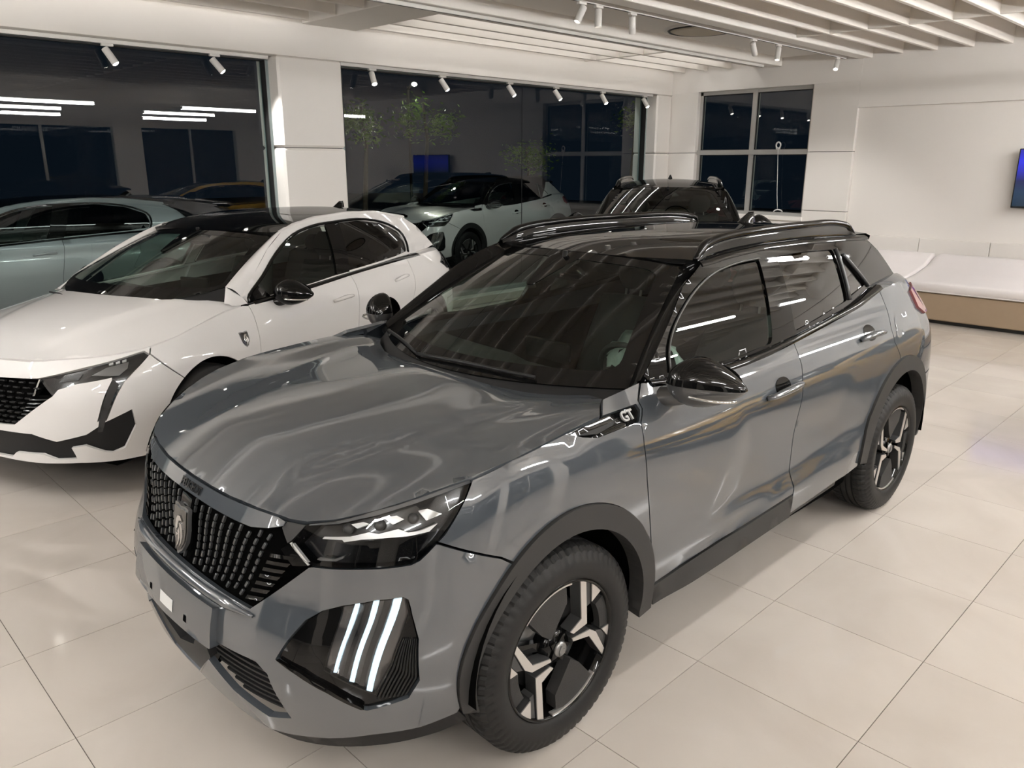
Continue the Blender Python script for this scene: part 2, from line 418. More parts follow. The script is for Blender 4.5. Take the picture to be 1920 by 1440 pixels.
def WSw(t,y):
    t=np.asarray(t,float);y=np.asarray(y,float)
    xc=.08-.98*t; zc=.93+.42*t+.09*t*(1-t)
    k=.50-.08*t; m=-.02+.14*t
    return np.stack([xc-k*y*y,y+0*t,zc-m*y*y],-1)
FE={
 'shut':[(-0.053,0.872),(0.056,0.885),(0.229,0.888),(0.364,0.892),(0.455,0.892)],
 'grille_top':[(-0.048,0.839),(0.158,0.838),(0.289,0.838),(0.366,0.838),(0.43,0.852),(0.477,0.866)],
 'grille_cells':[(-0.045,0.638),(0.135,0.637),(0.275,0.634),(0.355,0.63),(0.468,0.842)],
 'fins':[(0.355,0.63),(0.409,0.628),(0.594,0.788),(0.513,0.83),(0.468,0.842)],
 'grille_link':[(0.477,0.866),(0.481,0.885),(0.565,0.888),(0.526,0.842),(0.513,0.83)],
 'headlight':[(0.527,0.833),(0.557,0.89),(0.636,0.906),(0.737,0.935),(0.832,0.958),(0.914,0.977),(1.016,0.992),(1.004,0.949),(0.979,0.899),(0.938,0.846),(0.899,0.811),(0.881,0.802),(0.812,0.798),(0.744,0.796),(0.606,0.79),(0.57,0.801)],
 'hl_ledge':[(0.613,0.866),(0.688,0.873),(0.735,0.885),(0.764,0.881),(0.816,0.892),(0.849,0.881),(0.882,0.883),(0.934,0.896),(0.914,0.878),(0.856,0.872),(0.8,0.871),(0.723,0.867),(0.675,0.858),(0.668,0.863),(0.61,0.86)],
 'hl_q1':[(0.679,0.902),(0.711,0.909),(0.73,0.905),(0.7,0.893)],
 'hl_q2':[(0.763,0.92),(0.799,0.924),(0.824,0.915),(0.796,0.903)],
 'hl_q3':[(0.858,0.933),(0.885,0.936),(0.939,0.919),(0.894,0.907)],
 'hl_low':[(0.605,0.803),(0.611,0.809),(0.658,0.81),(0.682,0.821),(0.681,0.814),(0.664,0.805),(0.615,0.801)],
 'hl_proj':[(0.669,0.892),(0.756,0.903),(0.85,0.916)],
 'hl_dark':[(0.705,0.86),(0.801,0.868),(0.887,0.868),(0.917,0.869),(0.885,0.808),(0.806,0.803),(0.701,0.804)],
 'drl':[(0.539,0.524),(0.569,0.585),(0.603,0.64),(0.645,0.671),(0.699,0.69),(0.785,0.706),(0.858,0.71),(0.872,0.702),(0.889,0.658),(0.925,0.59),(0.942,0.468),(0.912,0.42),(0.851,0.407),(0.8,0.397),(0.774,0.407),(0.656,0.485)],
 'drl_lens':[(0.695,0.685),(0.785,0.701),(0.865,0.705),(0.882,0.659),(0.877,0.598),(0.864,0.525),(0.826,0.44),(0.683,0.516)],
 'drl_b1':[(0.729,0.696),(0.741,0.698),(0.718,0.512),(0.709,0.513)],
 'drl_b2':[(0.778,0.703),(0.794,0.704),(0.768,0.484),(0.755,0.488)],
 'drl_b3':[(0.833,0.706),(0.856,0.707),(0.817,0.451),(0.802,0.457)],
 'drl_chrome':[(0.542,0.523),(0.62,0.506),(0.709,0.468),(0.78,0.415),(0.787,0.4),(0.774,0.407),(0.656,0.483)],
 'drl_fins':[(0.89,0.653),(0.923,0.591),(0.94,0.471),(0.91,0.423),(0.825,0.425),(0.867,0.52),(0.882,0.597)],
 'lip':[(-0.529,-0.02),(0.185,0.285),(0.345,0.254),(0.446,0.235),(0.575,0.261),(0.805,0.3),(0.937,0.297),(1.045,0.31)],
 'plate':[(0.275,0.588),(0.302,0.48),(0.085,0.44)],
 'intake':[(0.307,0.489),(0.464,0.495),(0.509,0.471),(0.569,0.334),(0.478,0.307),(0.33,0.324),(0.217,0.358),(0.195,0.377)],
 'intake2':[(-0.016,0.37),(0.307,0.483),(0.238,0.399),(0.098,0.279),(-0.185,0.231)],
 'lipL':[(-0.305,0.38),(-0.322,0.375),(-0.144,0.389),(-0.046,0.36),(0.157,0.453),(-0.529,-0.02),(-0.225,0.31)],
 'lipR':[(0.232,0.406),(0.098,0.279),(0.446,0.235),(0.472,0.294),(0.337,0.338),(0.259,0.38),(0.533,0.314)],
 'bump_cut':[(0.951,0.844),(1.172,0.761)],
 'fender_edge':[(1.016,0.994),(1.203,1.02),(1.455,1.037),(1.676,1.05),(1.69,1.047),(1.756,1.084),(1.86,1.091),(1.957,1.1)],
 'vent':[(1.527,1.037),(1.681,1.053),(1.877,1.054),(1.879,1.04),(1.848,1.009),(1.628,1.007),(1.572,1.022)],
 'gt':[(1.764,1.031),(1.868,1.036)],
 'gapF':[(1.971,1.101),(1.893,1.056),(1.888,1.036),(1.852,1.002),(1.841,0.932),(1.845,0.814),(1.912,0.393),(1.93,0.311)],
 'gapB':[(2.994,1.097),(2.976,0.995),(2.95,0.937),(2.965,0.785),(2.954,0.638),(2.906,0.466),(2.882,0.457)],
 'gapR':[(4.041,1.181),(3.993,1.097),(3.933,1.014),(3.924,0.949),(3.987,0.87)],
 'belt':[(-0.52,1.096),(-0.66,1.116),(-1.093,1.06),(-1.383,1.086),(-1.555,1.091),(-2.252,1.144),(-2.607,1.201)],
 'fwin':[(-0.671,1.121),(-0.698,1.183),(-0.788,1.263),(-0.959,1.348),(-1.135,1.398),(-1.323,1.419),(-1.509,1.423),(-1.503,1.389),(-1.416,1.156),(-1.387,1.096),(-1.082,1.074)],
 'rwin':[(-1.664,1.418),(-1.955,1.419),(-2.27,1.408),(-2.228,1.18),(-1.881,1.147),(-1.598,1.121)],
 'qwin':[(-2.332,1.373),(-2.513,1.214),(-2.269,1.185)],
 'wrap':[(-2.429,1.409),(-2.783,1.386),(-2.945,1.323),(-3.075,1.207),(-2.618,1.211)],
 'sail':[(-0.605,1.107),(-0.692,1.19),(-0.66,1.116)],
 'silltop':[(1.901,0.399),(2.073,0.412),(2.345,0.432),(2.868,0.456)],
 'sillbot':[(1.93,0.311),(2.359,0.334),(2.868,0.351)],
 'handleF':[(2.655,0.92),(2.918,0.928),(2.81,0.989)],
 'handleR':[(3.58,1.008),(3.807,1.006),(3.729,1.046)],
 'fuel':[(4.019,1.054),(4.216,1.064),(4.227,1.028),(4.171,0.998),(3.951,0.95)],
 'crease':[(2.073,0.412),(2.264,0.449),(2.895,0.498)],
 'shoulder':[(2.483,1.034),(2.934,1.062),(3.165,1.029),(3.993,1.11)],
 'wh_A':[(-0.077,0.221),(-0.106,0.21),(-0.119,0.044),(-0.05,0.036),(-0.035,0.049),(-0.091,0.074)],
 'wh_Ag':[(-0.109,0.207),(-0.134,0.194),(-0.136,0.108),(-0.118,0.105)],
 'wh_Ap':[(-0.134,0.194),(-0.182,0.135),(-0.135,0.114)],
 'wh_B':[(-0.051,0.007),(-0.046,0.02),(-0.132,0.016),(-0.163,-0.005),(-0.214,-0.108),(-0.202,-0.119),(-0.128,-0.008)],
 'wh_Bg':[(-0.165,-0.006),(-0.193,-0.016),(-0.232,-0.071),(-0.216,-0.109)],
 'wh_Bp':[(-0.188,-0.01),(-0.237,-0.006),(-0.232,-0.069)],
 'wh_bl':[(0.151,0.161),(0.118,0.203),(0.059,0.224),(-0.019,0.202),(-0.023,0.156),(-0.001,0.124),(0.06,0.059),(0.091,0.097)],
 'wh_bl2':[(0.011,-0.089),(0.015,-0.037),(-0.038,-0.027),(-0.15,-0.152),(-0.131,-0.184),(-0.063,-0.209),(0.001,-0.223)],
 'wh_C':[(0.198,0.121),(0.206,0.097),(0.106,-0.032),(0.093,-0.039),(0.05,-0.002),(0.068,0.014),(0.094,-0.001)],
 'wh_rim':[(0.155,0.17),(0.068,0.228),(-0.02,0.232),(-0.239,0.027),(0.23,0.029),(0.085,-0.215),(-0.103,-0.238)],
 'w_shut':[(0.161,0.787),(0.369,0.788),(0.462,0.793),(0.545,0.803)],
 'w_grille_top':[(0.206,0.696),(0.463,0.706)],
 'w_grille_end':[(0.495,0.703),(0.438,0.62),(0.551,0.62),(0.318,0.459),(0.213,0.453)],
 'w_headlight':[(0.463,0.707),(0.71,0.759),(0.98,0.803),(1.016,0.806),(1.046,0.788),(0.959,0.721),(0.905,0.671),(0.88,0.625),(0.847,0.547),(0.811,0.461),(0.781,0.384),(0.762,0.431),(0.795,0.544),(0.822,0.633),(0.845,0.688),(0.842,0.702),(0.671,0.683),(0.577,0.656),(0.444,0.617),(0.495,0.703)],
 'w_hl_in':[(0.736,0.722),(0.806,0.755),(0.925,0.772),(0.922,0.741),(0.878,0.708),(0.834,0.711)],
 'w_hl_in2':[(0.572,0.692),(0.594,0.718),(0.689,0.733),(0.669,0.702)],
 'w_fang':[(0.845,0.688),(0.881,0.664),(0.848,0.579),(0.816,0.487),(0.786,0.378),(0.762,0.378),(0.783,0.476),(0.815,0.594)],
 'w_lowgrille':[(0.209,0.413),(0.428,0.413),(0.566,0.37),(0.722,0.405),(0.762,0.431),(0.811,0.461),(0.886,0.491),(0.946,0.512),(0.964,0.421),(0.904,0.303),(0.846,0.286),(0.808,0.296),(0.712,0.346),(0.628,0.334),(0.658,0.269),(0.555,0.267),(0.474,0.3),(0.299,0.297),(0.263,0.264),(0.164,0.257)],
 'w_lip':[(0.173,0.258),(0.463,0.243),(0.678,0.243),(0.904,0.226),(1.055,0.221)],
 'w_bump_cut':[(1.103,0.752),(1.257,0.662)],
 'w_gapF':[(1.944,0.93),(1.94,0.867),(1.911,0.597)],
 'w_gapB':[(3.09,1.001),(3.088,0.918),(3.017,0.563)],
 'w_handleF':[(2.751,0.836),(2.991,0.843)],
 'w_handleR':[(3.614,0.87),(3.815,0.893)],
 'w_emblem':[(1.8,0.745)],
 'w_fwin':[(-0.514,0.942),(-1.128,0.981),(-1.487,1.001),(-1.642,1.347),(-1.463,1.348),(-1.178,1.304),(-0.909,1.201),(-0.693,1.076),(-0.52,0.975)],
 'w_rwin':[(-1.774,1.359),(-2.077,1.36),(-2.409,1.312),(-2.63,1.229),(-2.647,1.131),(-2.614,1.065),(-2.376,1.044),(-1.605,1.011)],
 'w_roofedge':[(-1.072,1.338),(-1.258,1.384),(-1.542,1.42),(-1.993,1.457)],
 'w_cant':[(-0.514,0.983),(-0.695,1.08),(-0.912,1.204),(-1.182,1.308)],
}
# ---------------------------------------------------------------- shape sets of the two body kinds
def roofz(K):
    pts = []
    for x, z in K['roof_edge']:
        y = float(K['G'](x, z)[1]) - K['roof_in']; pts += [(x, y, z), (x, -y, z)]
    for x, z in K['roof_mid']: pts += [(x, 0, z)]
    for x, z in K['roof_mid']: pts += [(x, .3, z - .010), (x, -.3, z - .010)]
    return TPS(pts, 1e-4)
def hood_edge(K):
    return [tuple(K['W'](a, b)) for a, b in K['hood_pts']]
HERO = dict(W=W, G=G, S=WS, LK=LK, con=CON, roof_in=.01,
    roof_edge=[(-1.10, 1.442), (-1.31, 1.459), (-1.61, 1.470), (-2.0, 1.466), (-2.46, 1.450), (-2.85, 1.43)],
    roof_mid=[(-.98, 1.447), (-1.2, 1.480), (-1.5, 1.503), (-1.9, 1.512), (-2.4, 1.500), (-2.9, 1.465)],
    hood_pts=[(0, .888), (.12, .888), (.229, .889), (.364, .892), (.455, .893), (.50, .888), (.557, .89), (.636, .907), (.737, .935), (.832, .958), (.914, .977), (1.016, .994), (1.203, 1.018), (1.455, 1.036), (1.69, 1.048)],
    hood_rear=[(-.285, .752, 1.060), (-.36, .70, 1.060), (-.385, .62, 1.044), (-.335, .55, 1.040), (-.275, .43, 1.038), (-.235, .29, 1.042), (-.207, .11, 1.046)],
    hood_mid=[(.68, 0, .918), (.55, 0, .962), (.35, 0, 1.0), (.1, 0, 1.026), (-.1, 0, 1.04), (.62, .35, .925), (.45, .40, .972), (.2, .42, 1.006), (-.05, .42, 1.03), (.25, .68, .998), (0, .72, 1.036), (-.15, .73, 1.049)],
    dome=True)
WHITE = dict(W=Ww, G=Gw, S=WSw, LK=LKw, con=CONw, roof_in=.01,
    roof_edge=[(-1.09, 1.345), (-1.26, 1.384), (-1.54, 1.418), (-2.0, 1.432), (-2.42, 1.415), (-2.9, 1.35)],
    roof_mid=[(-.96, 1.362), (-1.2, 1.405), (-1.5, 1.438), (-2.0, 1.452), (-2.5, 1.435), (-2.95, 1.38)],
    hood_pts=[(0, .783), (.161, .787), (.369, .789), (.462, .793), (.545, .795), (.71, .775), (.85, .788), (.98, .804), (1.046, .815), (1.25, .85), (1.5, .89), (1.75, .925), (1.90, .94)],
    hood_rear=[(-.37, .745, .960), (-.31, .66, .972), (-.235, .5, .988), (-.165, .3, 1.0), (-.13, .12, 1.006)],
    hood_mid=[(.6, 0, .842), (.45, 0, .887), (.25, 0, .935), (0, 0, .985), (.5, .35, .86), (.3, .4, .905), (.05, .45, .955), (.2, .7, .872), (-.1, .72, .925)],
    dome=True)
def finish(K):
    e = hood_edge(K); P = np.array(e + K['hood_rear'] + K['hood_mid'])
    def bas(x, y): u = (x - .2) / .6; v = (y / .8) ** 2; return [u ** a * v ** b for a in range(5) for b in range(4) if a + b <= 4]
    cf = np.linalg.lstsq(np.stack(bas(P[:, 0], P[:, 1]), 1), P[:, 2], rcond=None)[0]
    def t(x, y): return sum(c * b for c, b in zip(cf, bas(x, y)))
    def Hs(x, y):
        x = np.asarray(x, float); y = np.asarray(y, float); z = t(x, y)
        ay = np.abs(y); yc = .34 + .22 * np.clip((.55 - x) / .8, 0, 1); fade = sstep(.66, .5, x) * sstep(-.32, -.15, x)
        z = z + K.get('dome_h', .009) * fade * (1 - sstep(yc - .045, yc + .045, ay))
        return np.stack([x, y, z], -1)
    K['H'] = Hs; K['hood_edge3'] = e
    r = roofz(K)
    K['R'] = lambda x, y: np.stack([np.asarray(x, float), np.asarray(y, float), r(x, y)], -1)
    Lf = np.linspace(0, K['LK'][-1], 1500); xf = K['con'](Lf)[:, 0]
    K['Lx'] = lambda x: float(np.interp(-x, -xf, Lf))
    return K
finish(HERO); finish(WHITE)

def arc(K, cx, cz, r, a0, a1, n=24):
    "wheel arch line in the side's own coordinates, a0..a1 degrees seen from the left, 0 = forward"
    return [(K['Lx'](cx + r * math.cos(math.radians(a0 + (a1 - a0) * i / n))), cz + r * math.sin(math.radians(a0 + (a1 - a0) * i / n))) for i in range(n + 1)]
def sidefn(S, s):
    "the left (s=1) or right (s=-1) side of the greenhouse"
    return S if s > 0 else (lambda x, z: S(x, z) * np.array([1, -1, 1]))
def M2(poly, s): return [(s * a, b) for a, b in poly]

# ---------------------------------------------------------------- wheels
def tyre_data(R=.345, rb=.232, w=.215, n=264, tread=True):
    h = w / 2
    prof = [(rb - .004, -h * .80), (rb + .006, -h * .90), (rb + .010, -h * .955), (rb + .018, -h * .96), (rb + .022, -h * .985), (rb + .045, -h * 1.0), (R - .045, -h * .98), (R - .040, -h * .95), (R - .018, -h * .88), (R - .005, -h * .74), (R, -h * .60), (R, -h * .34), (R - .008, -h * .32), (R - .008, -h * .26), (R, -h * .24), (R, -h * .05), (R - .008, -h * .03)]
    prof += [(r, -y) for r, y in reversed(prof)]
    V, F = lathe_data(prof, n)
    if tread:
        m = len(prof); V = [list(v) for v in V]
        for k in range(n):
            if k % 4 == 0:
                for j in list(range(7, 12)) + list(range(m - 12, m - 7)):
                    f = 1 - .006 / R; V[k * m + j][0] *= f; V[k * m + j][2] *= f
    return V, F
def hero_rim_polys():
    A = [(-.077, .228), (-.106, .222), (-.117, .044), (-.052, .034), (-.036, .047), (-.088, .074)]
    Ag = [(-.109, .214), (-.134, .199), (-.136, .108), (-.119, .103)]; Ap = [(-.134, .199), (-.187, .142), (-.136, .113)]
    B = [(-.051, .007), (-.046, .021), (-.132, .017), (-.163, -.005), (-.219, -.108), (-.205, -.121), (-.128, -.008)]
    Bg = [(-.165, -.004), (-.193, -.014), (-.234, -.068), (-.218, -.104)]; Bp = [(-.190, -.008), (-.240, -.004), (-.236, -.066)]
    bl = [(.151, .165), (.118, .206), (.059, .230), (-.019, .210), (-.023, .156), (-.001, .124), (.045, .055), (.085, .085)]
    return [(A, 'machined', 'spoke', .0), (B, 'machined', 'spoke', .0), (Ap, 'machined', 'rim_facet', 0), (Bp, 'machined', 'rim_facet', 0), (Ag, 'alloy_dark', 'spoke_band', -.006), (Bg, 'alloy_dark', 'spoke_band', -.006), (bl, 'blade', 'wheel_insert', -.004)]
WHEEL_CACHE = {}
def cached(key, fn):
    if key not in WHEEL_CACHE: WHEEL_CACHE[key] = fn()
    return WHEEL_CACHE[key]
def mk(name, data, mat, smooth=True):
    tread = smooth == 'tread'
    me = bpy.data.meshes.new(name); me.from_pydata([tuple(map(float, v)) for v in data[0]], [], [tuple(map(int, f)) for f in data[1]])
    if smooth: me.polygons.foreach_set('use_smooth', np.ones(len(me.polygons), bool))
    if tread:
        for p in me.polygons:
            if (p.center.x ** 2 + p.center.z ** 2) ** .5 > .318: p.use_smooth = False
    me.update(); me.materials.append(mat); return me
def wheel(root, x, y, side, rot=0.0, R=.345, style='hero', steer=0.0, zc=None):
    "outer face towards +y when side is 1"
    barrel = cached(('barrel', style), lambda: mk('wheel', lathe_data([(.236, .094), (.231, .099), (.226, .095), (.221, .06), (.20, -.02), (.205, -.085), (.228, -.098)], 64), M['gloss_black']))
    o = from_mesh('wheel', barrel, root); o.location = (x, y, zc or R - .002); o.rotation_euler = (0, 0, steer + (0 if side > 0 else PI))
    if style == 'hero': ty = cached('tyre', lambda: mk('tyre', tyre_data(R), M['tyre'], 'tread'))
    else: ty = cached(('tyre', R), lambda: mk('tyre', tyre_data(R, .232, .22, 96, False), M['tyre']))
    t = from_mesh('tyre', ty, o)
    back = cached('wback', lambda: mk('brake_disc', lathe_data([(0.001, .0), (.155, .0), (.158, -.012), (.0, -.02)], 40), M['steel'])); from_mesh('brake_disc', back, o).location = (0, .015, 0)
    dk = cached('wdark', lambda: mk('brake_shield', lathe_data([(0.001, -.05), (.205, -.05), (.205, -.06), (0.001, -.06)], 40), M['dark'])); from_mesh('brake_shield', dk, o)
    def put(name, me, h=0.0):
        c = from_mesh(name, me, o); c.rotation_euler = (0, rot, 0); c.location = (0, h, 0); return c
    if style == 'hero':
        for i, (poly, mat, nm, dh) in enumerate(hero_rim_polys()):
            for f in (1, -1):
                pf = [(a * f, b * f) for a, b in poly]; top = .092 + dh
                b_ = put(nm, cached(('rp', i, f), lambda: mk(nm, prism_data(pf, .045, top - (.003 if mat == 'machined' else 0)), M['alloy_dark' if mat == 'machined' else mat], False)))
                if mat == 'machined': put('machined_face', cached(('rf', i, f), lambda: mk('machined_face', prism_data([tuple(p) for p in inset(pf, .0012)], top - .003, top), M['machined'], False)))
        def ring(a0, a1, r0, r1): n_ = 14; A = [math.radians(a0 + (a1 - a0) * q / n_) for q in range(n_ + 1)]; return [(r1 * math.cos(a), r1 * math.sin(a)) for a in A] + [(r0 * math.cos(a), r0 * math.sin(a)) for a in reversed(A)]
        for f in (0, 180):
            put('rim_edge', cached(('re', f), lambda: mk('rim_edge', prism_data(ring(146 + f, 200 + f, .2325, .2375), .085, .0935), M['machined'], False)))
            put('rim_edge', cached(('rg', f), lambda: mk('rim_edge', prism_data(ring(45 + f, 100 + f, .219, .2375), .075, .0930), M['machined'], False)))
            put('rim_insert', cached(('ri', f), lambda: mk('rim_insert', prism_data(ring(150 + f, 181 + f, .186, .2322), .06, .086), M['blade'], False)))
        star = [(.05 * math.cos(a) * (1 if k % 2 else .55), .05 * math.sin(a) * (1 if k % 2 else .55)) for k, a in enumerate(np.linspace(0, 2 * PI, 11)[:-1])]
        put('hub', cached('hub', lambda: mk('hub', lathe_data([(.001, .075), (.05, .072), (.062, .05), (.06, .01)], 32), M['gloss_black'])))
        put('hub_star', cached('hubstar', lambda: mk('hub_star', prism_data(star, .07, .082), M['gloss_black'], False)))
        put('hub_cap', cached('hubcap', lambda: mk('hub_cap', join_data([lathe_data([(.001, .091), (.022, .090), (.026, .084), (.026, .07)], 24), prism_data([(-.012, -.014), (.010, -.016), (.013, .0), (.004, .016), (-.010, .010), (-.002, .004), (-.012, .002)], .088, .094)]), M['steel'])))
        for k in range(10):
            a = 2 * PI * k / 10 + .3
            if k % 2: continue
            put('spoke_arm', cached(('arm', k), lambda: mk('spoke_arm', prism_data([(.03 * math.cos(a - .5), .03 * math.sin(a - .5)), (.222 * math.cos(a - .07), .222 * math.sin(a - .07)), (.222 * math.cos(a + .07), .222 * math.sin(a + .07)), (.03 * math.cos(a + .5), .03 * math.sin(a + .5))], .025, .05), M['gloss_black'], False)))
    else:
        for k in range(5):
            a = 2 * PI * k / 5
            put('spoke', cached(('sp5', k), lambda: mk('spoke', prism_data([(.03 * math.cos(a - .6), .03 * math.sin(a - .6)), (.225 * math.cos(a - .16), .225 * math.sin(a - .16)), (.225 * math.cos(a + .16), .225 * math.sin(a + .16)), (.03 * math.cos(a + .6), .03 * math.sin(a + .6))], .05, .085), M['machined'], False)))
        put('hub_cap', cached('hc5', lambda: mk('hub_cap', lathe_data([(.001, .09), (.05, .088), (.06, .05)], 24), M['gloss_black'])))
    return o
def wheel_well(root, cx, cz, r, side, w=.30, y0=.885):
    prof = []; n = 26
    V, F = [], []
    for i in range(n + 1):
        a = math.radians(-7 + 194 * i / n)
        for y in (y0, y0 - w): V.append((cx + r * math.cos(a), y * side, cz + r * math.sin(a)))
    for i in range(n): F.append((2 * i, 2 * i + 1, 2 * i + 3, 2 * i + 2))
    k = len(V); V.append((cx, (y0 - w) * side, cz))
    for i in range(n): F.append((2 * i + 1, k, 2 * i + 3))
    return mesh_obj('wheel_well', V, F, M['dark'], root)

# ---------------------------------------------------------------- emblems and letters
SHIELD = [(-.5, .48), (-.28, .50), (0, .47), (.28, .50), (.5, .48), (.5, .05), (.42, -.22), (.22, -.42), (0, -.52), (-.22, -.42), (-.42, -.22), (-.5, .05)]
LION = [[(-.26, .02), (-.20, .18), (-.08, .27), (.08, .29), (.22, .20), (.12, .20), (.0, .18), (-.08, .10), (-.10, .02), (-.18, -.02), (-.16, -.10), (-.06, -.10), (-.10, -.16), (-.2, -.12)],
        [(.02, .14), (.16, .14), (.24, .04), (.26, -.10), (.20, -.26), (.10, -.36), (.14, -.22), (.12, -.08), (.06, .02)],
        [(-.02, .04), (.06, -.04), (.08, -.16), (.02, -.30), (-.06, -.38), (-.02, -.24), (-.04, -.12), (-.10, -.06)]]
def surf_prism(S, poly, a0, b0, sa, sb, off, th, axis_pt=(-1.2, 0, .75), shear=0.0):
    P = [(a0 + sa * a + shear * b, b0 + sb * b) for a, b in poly]
    return patch_data(S, P, (), .03, off, th, 0.0, axis_pt)[:2]
def emblem(root, S, a0, b0, w, h, flip=1, off=.014):
    V, F = surf_prism(S, SHIELD, a0, b0, w * 1.12 * flip, h * 1.12, off - .004, .012)
    o = mesh_obj('shield_badge', V, F, M['steel'], root, False)
    V, F = surf_prism(S, SHIELD, a0, b0, w * flip, h, off, .004); mesh_obj('shield_face', V, F, M['badge_dark'], o, False)
    V, F = join_data([surf_prism(S, p, a0, b0, w * 1.15 * flip, h * 1.15, off + .003, .003) for p in LION]); mesh_obj('lion_relief', V, F, M['chrome'], o, False)
    o['label'] = 'shield badge with a lion head in relief'
    return o
def letters(txt, S, a0, b0, size, mat, root, name, da=(1, 0), db=(0, 1), off=.002, th=.003, bold=1.0):
    cu = bpy.data.curves.new('txt', 'FONT'); cu.body = txt; cu.size = size; cu.align_x = 'CENTER'; cu.align_y = 'CENTER'; cu.extrude = .0; cu.resolution_u = 3; cu.offset = .0008 * bold
    t = bpy.data.objects.new('txt', cu); COL.objects.link(t); dg = bpy.context.evaluated_depsgraph_get(); me = bpy.data.meshes.new_from_object(t.evaluated_get(dg))
    q = np.array([v.co[:2] for v in me.vertices]); polys = [tuple(p.vertices) for p in me.polygons]; bpy.data.objects.remove(t); bpy.data.curves.remove(cu); bpy.data.meshes.remove(me)
    ab = np.array([a0, b0]) + q[:, :1] * np.array(da) + q[:, 1:] * np.array(db); X = S(ab[:, 0], ab[:, 1]); N = normals(S, ab)
    if (N * (X - np.array([-1.2, 0, .75]))).sum() < 0: N = -N
    k = len(X); V = list(X + N * (off + th)) + list(X + N * off); F = list(polys)
    for f in polys:
        for i in range(len(f)): a, b = f[i], f[(i + 1) % len(f)]; F.append((a, b, b + k, a + k))
    return mesh_obj(name, V, F, mat, root, False)

